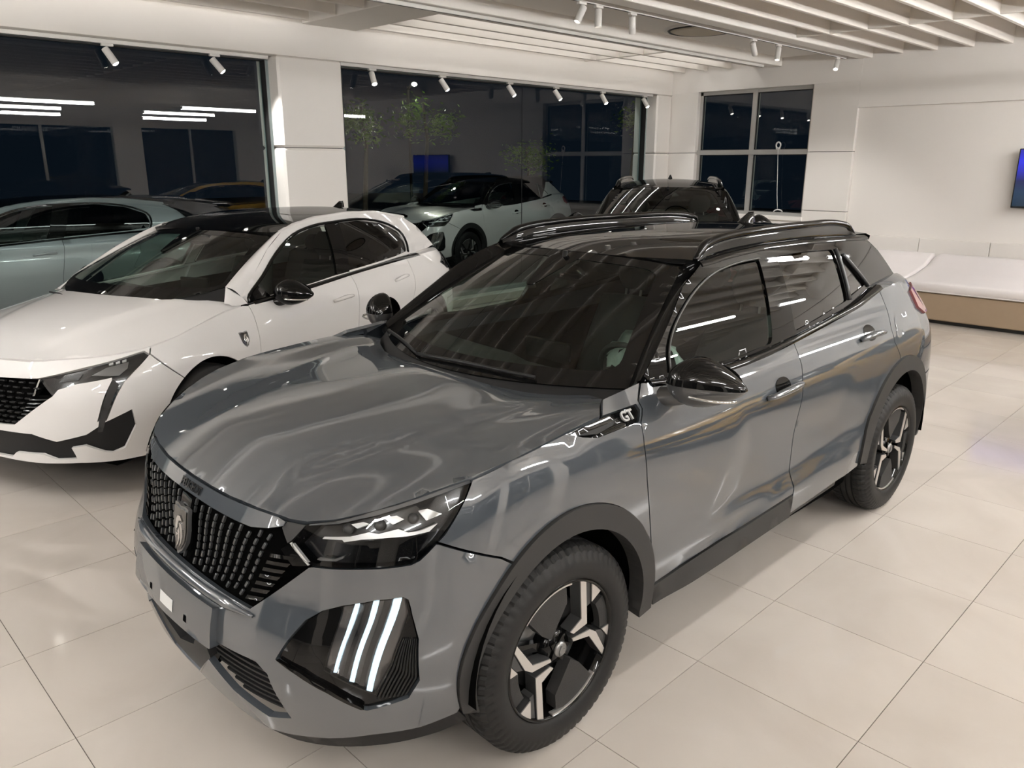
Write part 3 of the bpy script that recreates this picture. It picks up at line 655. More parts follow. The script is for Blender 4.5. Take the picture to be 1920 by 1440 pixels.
# ---------------------------------------------------------------- car pieces shared by every car
def cabin(root, K, s=1.0):
    "what shows through the glass: dashboard, seats, steering wheel, mirror, rear bench, floor"
    fl = box('cabin_floor', -3.1, .1, -.70, .70, .28, .34, M['interior'], root)
    cr = K.get('cab_z', 0.0)
    rows = []
    for x, z in ((-.30, .93), (-.42, 1.00), (-.62, 1.015), (-.80, .985), (-.88, .90), (-.84, .62), (-.70, .45)):
        rows.append([(x - .16 * (abs(y) / .7) ** 2 * (1 if x > -.7 else .3), y, z + cr - (.02 if abs(y) < .2 else 0)) for y in np.linspace(-.70, .70, 15)])
    loft('dashboard', rows, M['interior'], root)
    scr = box('centre_screen', -.84, -.82, -.13, .13, .985 + cr, 1.075 + cr, M['gloss_black'], root, .004)
    wl = lathe_data([(.178, -.014), (.192, 0), (.178, .014), (.164, 0), (.178, -.014)], 32, 'x'); sw = lathe_data([(.001, -.02), (.06, -.015), (.06, .02), (.001, .02)], 16, 'x')
    st = join_data([wl, sw, box_data(-.008, .008, -.17, .17, -.015, .015)])
    o = mesh_obj('steering_wheel', *st, M['interior'], root); o.location = (-.98, .36, .93 + cr); o.rotation_euler = (0, .38, 0)
    def seat(x, y, w=.25, name='front_seat', mat='seat'):
        rows = []
        for sx, z, hw, th in ((.0, .42, .23, .0), (.0, .56, .25, .0)): pass
        cush = []
        for xx, zt in ((.26, .50), (.24, .57), (.05, .58), (-.20, .55), (-.26, .48)): cush.append([(x + xx, y + yy * w, zt - .04 * abs(yy) ** 3 + cr) for yy in np.linspace(-1, 1, 9)])
        loft(name + '_cushion', cush, M[mat], root)
        back = []
        for t in np.linspace(0, 1, 9):
            hw = w * (1.0 - .22 * t ** 2); zz = .48 + .62 * t + cr; xx = x - .22 - .24 * t
            ring = [(xx + .055 * math.cos(a) + .02 * math.cos(a) * abs(math.sin(a)), y + hw * math.sin(a), zz) for a in np.linspace(0, 2 * PI, 17)]; back.append(ring)
        c = [(x - .47, y + .001 * math.sin(a), 1.11 + cr) for a in np.linspace(0, 2 * PI, 17)]; back.append(c)
        b = loft(name + '_back', back, M[mat], root)
        hr = []
        for t in np.linspace(0, 1, 7):
            r_ = math.sin(PI * min(max(t, .06), .94)); hr.append([(x - .49 - .03 * t + .045 * r_ ** .5 * math.cos(a), y + .125 * r_ ** .3 * math.sin(a), 1.14 + .19 * t + cr) for a in np.linspace(0, 2 * PI, 15)])
        h = loft('headrest', hr, M[mat], root)
        tube('headrest_post', [(x - .47, y - .05, 1.06 + cr), (x - .485, y - .05, 1.16 + cr)], .007, M['steel'], h, 6); tube('headrest_post', [(x - .47, y + .05, 1.06 + cr), (x - .485, y + .05, 1.16 + cr)], .007, M['steel'], h, 6)
    seat(-1.42, .36); seat(-1.42, -.36)
    bench = []
    for xx, zt in ((-2.05, .50), (-2.08, .58), (-2.4, .56), (-2.48, .64), (-2.66, 1.06), (-2.74, 1.08), (-2.76, .6)): bench.append([(xx, yy, zt + cr) for yy in np.linspace(-.62, .62, 9)])
    loft('rear_bench', bench, M['seat'], root)
    for y in (-.36, .36):
        hr = []
        for t in np.linspace(0, 1, 6):
            r_ = math.sin(PI * min(max(t, .06), .94)); hr.append([(-2.70 - .03 * t + .04 * r_ ** .5 * math.cos(a), y + .12 * r_ ** .3 * math.sin(a), 1.08 + .14 * t + cr) for a in np.linspace(0, 2 * PI, 13)])
        loft('headrest', hr, M['seat'], root)
    mz = K['roof_mid'][0][1] - .085; mx = K['roof_mid'][0][0] + .05
    mr = []
    for t in np.linspace(-1, 1, 9):
        r_ = (1 - abs(t) ** 3.2) ** .5 if abs(t) < 1 else .05; mr.append([(mx + .018 * math.cos(a) * max(r_, .2), .115 * t, mz + .034 * math.sin(a) * max(r_, .15)) for a in np.linspace(0, 2 * PI, 13)])
    rm = loft('rear_view_mirror', mr, M['gloss_black'], root); tube('mirror_stem', [(mx, 0, mz), (mx - .0, 0, mz + .09)], .012, M['plastic'], rm, 8)
    # dark lining behind the body panels
    Wi = K['W']; Ls = np.linspace(0, K['LK'][-1], 70); zs = np.linspace(.26, K.get('line_top', .98), 8)
    for s_ in (1, -1):
        rows = []
        for L in Ls:
            x = float(K['con'](L)[0]); r = []
            for z in zs:
                p = np.array(Wi(L, z)); n = normals(lambda a, b: Wi(a, b), np.array([[L, z]]))[0]
                if n @ (p - np.array([-1.2, 0, .75])) < 0: n = -n
                d = .09 if x > .3 else .045
                for cx in (0, -K.get('wb', 2.605)):
                    if abs(x - cx) < .44 and z < .86: d = max(d, .34)
                p = p - n * d; r.append((p[0], s_ * p[1], p[2]))
            rows.append(r)
        lo = loft('inner_lining', rows, M['dark'], root)
    rows = [[tuple(K['H'](np.array([x]), np.array([y]))[0] - np.array([.06, 0, .06])) for y in np.linspace(-.66, .66, 9)] for x in np.linspace(-.15, .60, 6)]
    loft('hood_lining', rows, M['dark'], root)
    rows = [[tuple(K['R'](np.array([x]), np.array([y]))[0] - np.array([0, 0, .045])) for y in np.linspace(-.50, .50, 9)] for x in np.linspace(-2.8, -1.08, 9)]
    loft('headliner', rows, M['interior'], root)
def upper(root, K, P, paint, roof_mat, side_mat, rear_glass='privacy', side_polys=None, det=1.0):
    "windscreen, pillars, side glass, roof, tailgate"
    S, Gf, R = K['S'], K['G'], K['R']; top = (-1.5, 0, .6)
    ye = K['ye']; ts = np.linspace(K['t0'], 1.0, 13)
    tb = K.get('tb', lambda y: K['t0']); t1_ = tb(ye(K['t0'])); ts = np.linspace(t1_, 1.0, 13)
    outl = [(t, ye(t)) for t in ts] + [(t, -ye(t)) for t in ts[::-1]]
    if 'tb' in K: outl += [(tb(y), y) for y in np.linspace(-ye(t1_), ye(t1_), 20)[1:-1]]
    ws = patch('windscreen', S, outl, M['glass'], root, (), .05, 0, 0.0, 0.0, axis_pt=(-1.5, 0, .4))
    fb = K['t0'] + K['frit_b'] + (.06 if 'tb' in K else 0); clear = round_poly([(fb, ye(0) - K['frit_s'] - .02), (.93, ye(1) - K['frit_s']), (.93, -ye(1) + K['frit_s']), (fb, -ye(0) + K['frit_s'] + .02)], .09, 5)
    V, F, nf = patch_data(S, outl, [clear], .035, .0015, .006, 0.0, axis_pt=(-1.5, 0, .4)); mesh_obj('windscreen_border', V, F, M['gloss_black'], ws, True, nf)
    V, F, nf = patch_data(S, round_poly([(.66, .02), (.95, .085), (.95, -.085), (.66, -.02)], .02), (), .05, .002, .02, 0, axis_pt=(-1.5, 0, .4)); mesh_obj('sensor_cover', V, F, M['gloss_black'], ws, True, nf)
    gs = K['gside']      # outline of the glass-and-pillar side, in (x, z)
    for s in (1, -1):
        Gs = sidefn(Gf, s); ap = (-1.5, 0, 1.2)
        wins = [K['fwin'], K['rwin']] + ([K['qwin']] if K.get('qwin') else [])
        rs = [round_poly(w_, .025 if i < 2 else .012, 4) for i, w_ in enumerate(wins)]
        fr = patch('window_frame', Gs, gs, side_mat, root, rs, K.get('fstep', .04), .0, .02, .0, axis_pt=ap, border=K.get('fstep', .04) * .6)
        for i, w_ in enumerate(rs):
            g = patch('side_window', Gs, w_, M['side_glass'] if i == 0 else M[rear_glass], root, (), K.get('fstep', .04), -.008, 0.0, -.006, axis_pt=ap)
        # strip that closes screen to window frame
        a = smooth_curve(K['pillar'], 6); n = 30; rows = []
        for i in range(n + 1):
            t = i / n; tt = t1_ + (1.07 - t1_) * t; p0 = np.array(S(tt, ye(tt) * 1.0)); xx = np.interp(t, np.linspace(0, 1, len(a)), [q[0] for q in a]); zz = np.interp(t, np.linspace(0, 1, len(a)), [q[1] for q in a]); p1 = np.array(Gf(xx, zz))
            r = []
            for j in range(9):
                f = j / 8; p = p0 * (1 - f) + p1 * f; b = math.sin(PI * f) * K.get('pb', .012); p = p + np.array([.35, .62, .7]) * b; r.append((p[0], p[1] * s, p[2]))
            rows.append(r)
        o = loft('windscreen_pillar', rows, K.get('pillar_mat', side_mat), root); orient(o, (-1.3, 0, 1.0))
    # roof
    front = [tuple(S(1.012, y))[:2] for y in np.linspace(0, ye(1.0), 8)]
    e = [(x, float(Gf(x, z)[1]) - .004) for x, z in K['roof_edge']]; tail = [(K['roof_edge'][-1][0] - .08, .9 * e[-1][1]), (K['roof_mid'][-1][0] - .10, 0.0)]
    half = front + smooth_curve(e, 4) + tail; poly = half + [(x, -y) for x, y in reversed(half) if y > 1e-4]
    rf = patch('roof', R, poly, roof_mat, root, (), .06, .0, .02, 0.0, axis_pt=(-1.8, 0, .2), border=.05)
    rows = []                                   # rounded edge between roof and window frame
    for s in (1, -1):
        rows = []
        for x in np.linspace(K['roof_edge'][0][0] + .02, K['roof_edge'][-1][0], 20):
            z = float(np.interp(-x, [-q[0] for q in K['roof_edge']], [q[1] for q in K['roof_edge']])); g = np.array(Gf(x, z - .022)); y = g[1]; r = []
            for f in np.linspace(0, 1, 5):
                yy = y - .03 * (f ** 1.5); zz = z - .022 * (1 - f) ** 1.8; r.append((x, s * yy, zz + .004))
            rows.append(r)
        orient(loft('roof_edge', rows, K.get('edge_mat', roof_mat), root), (-1.8, 0, .9))
    # tailgate
    xr, zr = K['roof_edge'][-1]; yr = e[-1][1] * .9
    rows = []
    for t in np.linspace(0, 1, 7):
        rows.append([(np.interp(t, [0, .5, 1], K['tg_x']) - .04 * (1 - (y / 1.0) ** 2), y * np.interp(t, [0, .5, 1], [yr, K['tg_y'][0], K['tg_y'][1]]), np.interp(t, [0, .5, 1], [zr, K['tg_z'][0], K['tg_z'][1]])) for y in np.linspace(-1, 1, 11)])
    tg = loft('tailgate', rows, M['gloss_black'], root); orient(tg, (-1.5, 0, .8))
    rows = [[(xr - dx - .03 * (1 - y * y), y * yr * 1.02, zr + dz + .02 * (1 - y * y)) for y in np.linspace(-1, 1, 11)] for dx, dz in ((-.10, .012), (.10, .006), (.16, -.01), (.15, -.03), (-.02, -.02))]
    loft('roof_spoiler', rows, roof_mat, root)
def door_mirror(root, c, s, top_mat, low_mat, yaw=0.0, size=1.0):
    "rounded housing on a short foot; c is its centre"
    def shell(z0, z1, k=1.0):
        rows = []
        for v in np.linspace(z0, z1, 9):
            r = []
            for u in np.linspace(0, 2 * PI, 29):
                cz = math.sin(v); rr = math.cos(v); cu, su = math.cos(u), math.sin(u)
                x = .095 * k * rr * math.copysign(abs(cu) ** .7, cu) * (1.0 if cu > 0 else .55); y = .122 * k * rr * math.copysign(abs(su) ** .8, su); z = .086 * k * cz
                tp = min(max((y + .045) / .165, 0), 1) ** 1.4; z *= 1.06 - .62 * tp; x *= 1 - .45 * tp; z += -.016 * tp; x += -.035 * (y / .12)
                r.append((x, y * s, z))
            rows.append(r)
        return rows
    o = orient(loft('door_mirror', shell(-.02, PI / 2 - .02), top_mat, root), (0, 0, -.02)); o.location = c; o.rotation_euler = (0, 0, yaw * s); o.scale = (size,) * 3
    lo = orient(loft('mirror_lower_shell', shell(-PI / 2 + .02, -.02, .985), low_mat, o), (0, 0, .02))
    V, F = lathe_data([(.001, 0), (.098, 0)], 24, 'x'); g = mesh_obj('mirror_glass', [(x, y * 1.0, z * .62) for x, y, z in V], F, M['chrome'], o); g.location = (-.053, 0, -.005)
    path = [(.0, -.03 * s, -.03), (.012, -.085 * s, -.058), (.02, -.15 * s, -.072), (.02, -.22 * s, -.08)]
    tube('mirror_foot', path, [.045, .052, .060, .065], low_mat, o, 14, .6)
    ind = [(.088 * math.cos(u), s * .118 * math.sin(u), -.036 - .004 * math.sin(u)) for u in np.linspace(-.5, 1.25, 12)]
    tube('mirror_indicator', ind, .0055, M['amber'], o, 6)
    return o
def handle(root, K, L0, L1, z0, z1, s, paint, cup=True):
    Wf = K['W']; Lm, zm = (L0 + L1) / 2, (z0 + z1) / 2
    if cup:
        el = [(Lm + .060 * math.cos(a), zm + .018 + .036 * math.sin(a)) for a in np.linspace(0, 2 * PI, 21)[:-1]]
        cp = patch('handle_recess', Wf, M2(el, s), M['gloss_black'], root, (), .02, .0022, .002, 0)
    pts, rr = [], []
    for t in np.linspace(0, 1, 11):
        L = L0 + (L1 - L0) * t; z = z0 + (z1 - z0) * t + .004 * math.sin(PI * t); p = np.array(Wf(s * L, z)); n = normals(Wf, np.array([[s * L, z]]))[0]
        if n @ (p - np.array([-1.2, 0, .75])) < 0: n = -n
        pts.append(tuple(p + n * (.004 + .030 * math.sin(PI * t) ** .45))); rr.append(.013 + .006 * math.sin(PI * t))
    V, F = tube_data(pts, rr, 10, True, .8); return mesh_obj('door_handle', V, F, paint, root)
def rail(root, pts, s, mat, name='roof_rail', base=None):
    if base is not None:
        Q = smooth_curve(pts, 4); rows = []
        for x, y, z in Q:
            zb = float(base(np.array([x]), np.array([y]))[0][2]) - .004
            rows.append([(x, s * (y + .014), min(z, zb)), (x, s * (y + .012), z), (x, s * y, z + .012), (x, s * (y - .012), z), (x, s * (y - .014), min(z, zb))])
        orient(loft('rail_base', rows, M['gloss_black'], root), (-1.8, 0, 1.2))
    P = smooth_curve([(x, y * s, z) for x, y, z in pts], 5); n = len(P)
    return tube(name, P, [.010 + .010 * min(1, 6 * min(i, n - 1 - i) / n) for i in range(n)], mat, root, 10, .9)
def fin(root, x, z, mat, h=.055):
    rows = []
    for t in np.linspace(0, 1, 7):
        w_ = .028 * (1 - t) ** .7 + .002; l = .085 * (1 - .65 * t); xo = -.05 * t
        rows.append([(x + xo + l * math.cos(a), w_ * math.sin(a), z + h * t) for a in np.linspace(0, 2 * PI, 17)])
    return orient(loft('antenna_fin', rows, mat, root), (x, 0, z))
HERO.update(ye=lambda t: .715 - .215 * t, t0=.03, frit_b=.10, frit_s=.055, line_top=1.0,
    gside=[(-.515, 1.097), (-.706, 1.233), (-.901, 1.367), (-1.092, 1.439), (-1.308, 1.459), (-1.614, 1.470), (-2.0, 1.466), (-2.46, 1.450), (-2.80, 1.43), (-2.93, 1.35), (-3.075, 1.207), (-2.618, 1.196), (-2.252, 1.139), (-1.9, 1.110), (-1.555, 1.084), (-1.3, 1.067), (-1.09, 1.060), (-.80, 1.062), (-.515, 1.080)],
    fstep=.025, pillar=[(-.512, 1.099), (-.706, 1.233), (-.901, 1.367), (-1.092, 1.439), (-1.20, 1.450)],
    fwin=[(-.672, 1.098), (-.700, 1.183), (-.788, 1.263), (-.959, 1.348), (-1.135, 1.398), (-1.323, 1.419), (-1.509, 1.424), (-1.500, 1.389), (-1.416, 1.156), (-1.390, 1.095), (-1.082, 1.080)],
    rwin=[(-1.664, 1.420), (-1.955, 1.419), (-2.265, 1.405), (-2.215, 1.172), (-1.881, 1.140), (-1.598, 1.113)],
    qwin=[(-2.335, 1.375), (-2.513, 1.214), (-2.272, 1.184)],
    tg_x=[-2.90, -3.13, -3.37], tg_y=[.57, .62], tg_z=[1.20, 1.02])
A_F, A_R = (-.015, .40, .425), (-2.575, .42, .440)
def full(h): return h + [(-a, b) for a, b in reversed(h) if abs(a) > 1e-6]
def hood_panel(root, K, paint, step=.035):
    e = [(p[0], p[1]) for p in K['hood_edge3']]; r = [(p[0], p[1]) for p in K['hood_rear']]
    half = e + r + [(K['hood_rear'][-1][0] + .003, 0.0)]
    poly = half + [(x, -y) for x, y in reversed(half) if y > 1e-4]
    return patch('hood', K['H'], poly, paint, root, (), step, 0, .016, .003, axis_pt=(0, 0, -2.0))
def cowl(root, K, wip=True):
    S, ye = K['S'], K['ye']
    ys = np.linspace(-ye(0) + .01, ye(0) - .01, 25)
    rows = [[tuple(np.array(S(t, y)) + np.array([dx, 0, dz])) for y in ys] for t, dx, dz in ((-.05, .02, -.03), (-.02, 0, -.018), (.03, 0, -.008), (K['t0'] + .03, 0, -.004))] if 'tb' not in K else [[tuple(np.array(S(K['tb'](y) + dt, y)) + np.array([dx, 0, dz])) for y in ys] for dt, dx, dz in ((-.16, .0, -.06), (-.08, 0, -.06), (-.02, 0, -.045), (.02, 0, -.004))]
    c = loft('cowl', rows, M['plastic'], root)
    if wip:
        for y0, y1 in ((.42, -.16), (-.16, -.60)):
            p = [tuple(np.array(S(.045 + .025 * math.sin(PI * f), y0 + (y1 - y0) * f)) + np.array([.006, 0, .014])) for f in np.linspace(0, 1, 9)]
            tube('wiper', p, .007, M['plastic'], root, 6)
def belt_strip(root, K, pts, mat, lift=.004):
    for s in (1, -1):
        rows = []
        for x, z in pts:
            g = np.array(K['G'](x, z + .012)); w_ = np.array(K['W'](K['Lx'](x), z - lift)); g[1] += .006; w_[1] += .002
            r = []
            for f in np.linspace(0, 1, 5):
                p = g * (1 - f) + w_ * f; p[2] += .010 * math.sin(PI * f); p[1] += .006 * math.sin(PI * f); r.append((p[0], s * p[1], p[2]))
            rows.append(r)
        orient(loft('belt_moulding', rows, mat, root), (-1.5, 0, .9))
def sphere_data(c, r, n=12, sc=(1, 1, 1)):
    return [(c[0] + r * sc[0] * math.cos(v) * math.cos(u), c[1] + r * sc[1] * math.cos(v) * math.sin(u), c[2] + r * sc[2] * math.sin(v)) for v in np.linspace(-PI / 2, PI / 2, n) for u in np.linspace(0, 2 * PI, n + 1)], \
           [(i * (n + 1) + j, i * (n + 1) + j + 1, (i + 1) * (n + 1) + j + 1, (i + 1) * (n + 1) + j) for i in range(n - 1) for j in range(n)]
def wpoint(Wf, L, z, off=0.0):
    p = np.array(Wf(L, z)); n = normals(Wf, np.array([[L, z]]))[0]
    if n @ (p - np.array([-1.2, 0, .75])) < 0: n = -n
    return p + n * off, n

def hero_front(root, K, paint, det=True):
    Wf = K['W']
    lip = [(0, .279), (.095, .278), (.446, .237), (.533, .251), (.575, .261), (.805, .298), (.937, .297), (1.052, .310)]
    hlb = [(.940, .847), (.918, .826), (.899, .810), (.875, .801), (.812, .797), (.744, .795), (.606, .789)]
    half = lip + arc(K, *A_F, -10, 51.5, 14) + [(1.172, .761), (.951, .845)] + hlb + [(.594, .786), (.409, .627), (.356, .629), (.2, .632), (0, .633)]
    DR = FE['drl']; intake = full([(0, .475), (.307, .487), (.464, .494), (.509, .470), (.567, .336), (.478, .306), (.335, .340), (.252, .388), (.226, .404), (.096, .290), (0, .290)])
    patch('front_bumper', Wf, full(half), paint, root, [DR, mirror(DR), intake], .03, 0, .02)
    gt = [(0, .84), (.158, .839), (.289, .839), (.366, .840), (.43, .852), (.477, .866), (.487, .870), (.489, .884), (.455, .890), (.364, .889), (.229, .886), (.12, .885), (0, .885)]
    gs = patch('grille_surround', Wf, full(gt), paint, root, (), .03, 0, .02)
    letters('PEUGEOT', Wf, 0.015, .862, .032, M['letter'], gs, 'bonnet_lettering', da=(1, .0))
    # grille
    gh = [(0, .632), (.356, .628), (.409, .626), (.597, .787), (.527, .835), (.566, .888), (.50, .889), (.487, .868), (.43, .852), (.366, .839), (0, .84)]
    gr = patch('front_grille', Wf, full(gh), M['dark'], root, (), .05, -.035, .0, -.012)
    bm = box_data(-.5, .5, -.5, .5, -.5, .5); chip = mk('grille_bar', bevel_box_data(-.5, .5, -.5, .5, -.5, .5, .12), M['chip'], False)
    for c in range(-10, 11):
        u = c / 10.35; odd = c % 2
        for r in range(8):
            f = (r + .5 + (.22 if odd else -.12)) / 8.2
            L = u * (.356 + .112 * f) * .985; z0 = .640 + max(0, abs(L) - .38) * .0; zt = .836 + max(0, (abs(L) - .36)) * .22
            z = z0 + (zt - z0) * f
            if abs(L) < .052 and .652 < z < .80: continue
            p, n = wpoint(Wf, L, z, -.014)
            up = np.array(Wf(u * (.356 + .112 * min(f + .1, 1)) * .985, z + (zt - z0) * .1)) - np.array(Wf(L, z)); up /= np.linalg.norm(up); t = np.cross(up, n); t /= np.linalg.norm(t); n2 = np.cross(t, up)
            o = from_mesh('grille_bar', chip, gr); o.matrix_local = Matrix(((t[0] * .0085, n2[0] * .008, up[0] * .0195, p[0]), (t[1] * .0085, n2[1] * .008, up[1] * .0195, p[1]), (t[2] * .0085, n2[2] * .008, up[2] * .0195, p[2]), (0, 0, 0, 1)))
    for s in (1, -1):
        for k in range(7):
            t = k / 6.0
            l0, z0, l1, z1 = .372 + .080 * t, .641 + .140 * t, .432 + .105 * t, .651 + .140 * t
            q = [(l0, z0), (l1, z1), (l1 + .012, z1 + .012), (l0 + .005, z0 + .011)]
            patch('grille_fin', Wf, M2(q, s), M['gloss_black'], gr, (), .03, -.006, .014, 0)
        patch('grille_corner', Wf, M2([(.536, .775), (.592, .786), (.535, .833), (.512, .828), (.490, .812)], s), M['gloss_black'], gr, (), .03, -.008, .02, 0)
        patch('silver_edge', Wf, M2([(.521, .835), (.590, .788), (.595, .792), (.528, .839)], s), M['silver'], gr, (), .03, -.002, .01, 0)
        patch('grille_end_cap', Wf, M2([(.478, .866), (.490, .884), (.556, .886), (.525, .842), (.512, .832)], s), M['cladding'], gr, (), .03, -.004, .02, .001)
    patch('sensor_block', Wf, [(-.036, .802), (.036, .802), (.036, .836), (-.036, .836)], M['gloss_black'], gr, (), .03, -.002, .02, 0)
    if det: emblem(root, Wf, 0, .727, .088, .136)
    # lower intake, skirt, plate
    it = patch('lower_intake', Wf, intake, M['dark'], root, (), .05, -.06, 0, -.02)
    for s in (1, -1):
        for k in range(8):
            z = .480 - .0205 * k; a0 = .235 if z > .40 else .235 + (.404 - z) * 1.55; b = .505 + (.470 - z) * .43 if z < .470 else .47
            patch('intake_slat', Wf, M2([(a0, z), (b - .012, z - .004), (b - .010, z - .011), (a0, z - .008)], s), M['plastic'], it, (), .05, -.026, .030, 0)
    for k in range(4): patch('intake_slat', Wf, [(-.15, .462 - .03 * k), (.15, .462 - .03 * k), (.15, .452 - .03 * k), (-.15, .452 - .03 * k)], M['plastic'], it, (), .05, -.05, .02, 0)
    patch('skid_insert', Wf, full([(0, .276), (.097, .276), (.228, .404), (.215, .440), (.150, .440), (.12, .40), (0, .36)]), M['plastic'], root, (), .04, -.006, .05, 0)
    for s in (1, -1):
        patch('front_skirt', Wf, M2([(.42, .225), (.55, .222), (.8, .240), (1.0, .248), (1.085, .262), (1.058, .308), (.937, .296), (.805, .297), (.575, .260), (.446, .236)], s), M['plastic'], root, (), .04, -.006, .03, 0)
    rg = [tuple(wpoint(Wf, L, .611 - .0 * abs(L), .004)[0]) for L in np.linspace(-.43, .43, 25)]; tube('bumper_ridge', rg, [.004 + .012 * min(1, min(i, 24 - i) / 3) for i in range(25)], paint, root, 10, 1.0)
    pl = patch('plate_holder', Wf, round_poly(full([(0, .470), (.292, .474), (.284, .588), (0, .588)]), .006, 2), paint, root, (), .04, .022, .03, 0)
    for L in (-.117, .144): patch('plate_hole', Wf, [(L - .010, .499), (L + .010, .499), (L + .008, .519), (L - .008, .519)], M['dark'], pl, (), .03, .0225, .0, 0)
    st = patch('sticker', Wf, [(-.034, .494), (.060, .494), (.060, .531), (-.034, .531)], M['sticker'], pl, (), .03, .0230, .0, 0)
    for s in (1, -1):
        # headlamp
        hp = round_poly(FE['headlight'], .008, 2); V, F, nf = patch_data(Wf, M2(hp, s), (), .04, 0, .05, .001); hw = mesh_obj('headlight', V, F[nf:], M['gloss_black'], root, True); bw = patch('lamp_bowl', Wf, M2(hp, s), M['lamp_dark'], hw, (), .05, -.045, 0, -.004)
        patch('light_guide', Wf, M2(FE['hl_ledge'], s), M['silver'], hw, (), .02, -.016, .02, 0)
        for q in ('hl_q1', 'hl_q2', 'hl_q3'): patch('reflector', Wf, M2(FE[q], s), M['silver'], hw, (), .02, -.014, .02, 0)
        patch('lower_reflector', Wf, M2(FE['hl_low'], s), M['steel'], hw, (), .03, -.02, .01, 0)
        patch('lamp_block', Wf, M2(FE['hl_dark'], s), M['gloss_black'], hw, (), .03, -.024, .02, 0)
        for L, z in FE['hl_proj']:
            p, n = wpoint(Wf, s * L, z, -.030); V, F = sphere_data(p, .015); mesh_obj('projector', V, F, M['alloy_dark'], hw)
        patch('lamp_lens', Wf, M2(hp, s), M['lens'], hw, (), .05, -.001, 0, .001)
        # daytime lamp cluster
        dp = round_poly(DR, .012, 3); cl = patch('lamp_cluster', Wf, M2(dp, s), M['gloss_black'], root, [M2(FE['drl_lens'], s)], .03, -.012, .02, 0)
        patch('lamp_back', Wf, M2(FE['drl_lens'], s), M['drl_body'], cl, (), .04, -.026, 0, -.004)
        for q in ('drl_b1', 'drl_b2', 'drl_b3'): patch('light_bar', Wf, M2(FE[q], s), M['drl'], cl, (), .03, -.008, .014, 0)
        la, lb = FE['drl_b1'], FE['drl_b3']
        for q0, q1, nm in ((FE['drl_b1'], FE['drl_b2'], 'lamp_rib'), (FE['drl_b2'], FE['drl_b3'], 'lamp_rib')):
            a = [(q0[i][0] * .45 + q1[i][0] * .55, q0[i][1] * .45 + q1[i][1] * .55) for i in range(4)]; patch(nm, Wf, M2(a, s), M['lamp_dark'], cl, (), .03, -.014, .012, 0)
        patch('lamp_cover', Wf, M2(FE['drl_lens'], s), M['lens'], cl, (), .05, -.006, 0, 0)
        lft = [(.89, .653), (.882, .597), (.866, .519), (.826, .425)]; rgt = [(.891, .654), (.925, .591), (.940, .47), (.912, .424)]
        for k in range(8):
            f0, f1 = (k + .15) / 8, (k + .65) / 8
            A = [tuple(np.array(l) * (1 - f0) + np.array(r) * f0) for l, r in zip(lft, rgt)][1:]; B = [tuple(np.array(l) * (1 - f1) + np.array(r) * f1) for l, r in zip(lft, rgt)][1:]
            patch('cluster_rib', Wf, M2(A + B[::-1], s), M['plastic'], cl, (), .04, -.006, .008, 0)
        patch('bright_edge', Wf, M2([(.540, .523), (.617, .505), (.707, .464), (.783, .412), (.792, .401), (.784, .401), (.700, .455), (.612, .495)], s), M['gloss_black'], cl, (), .03, .003, .012, 0)

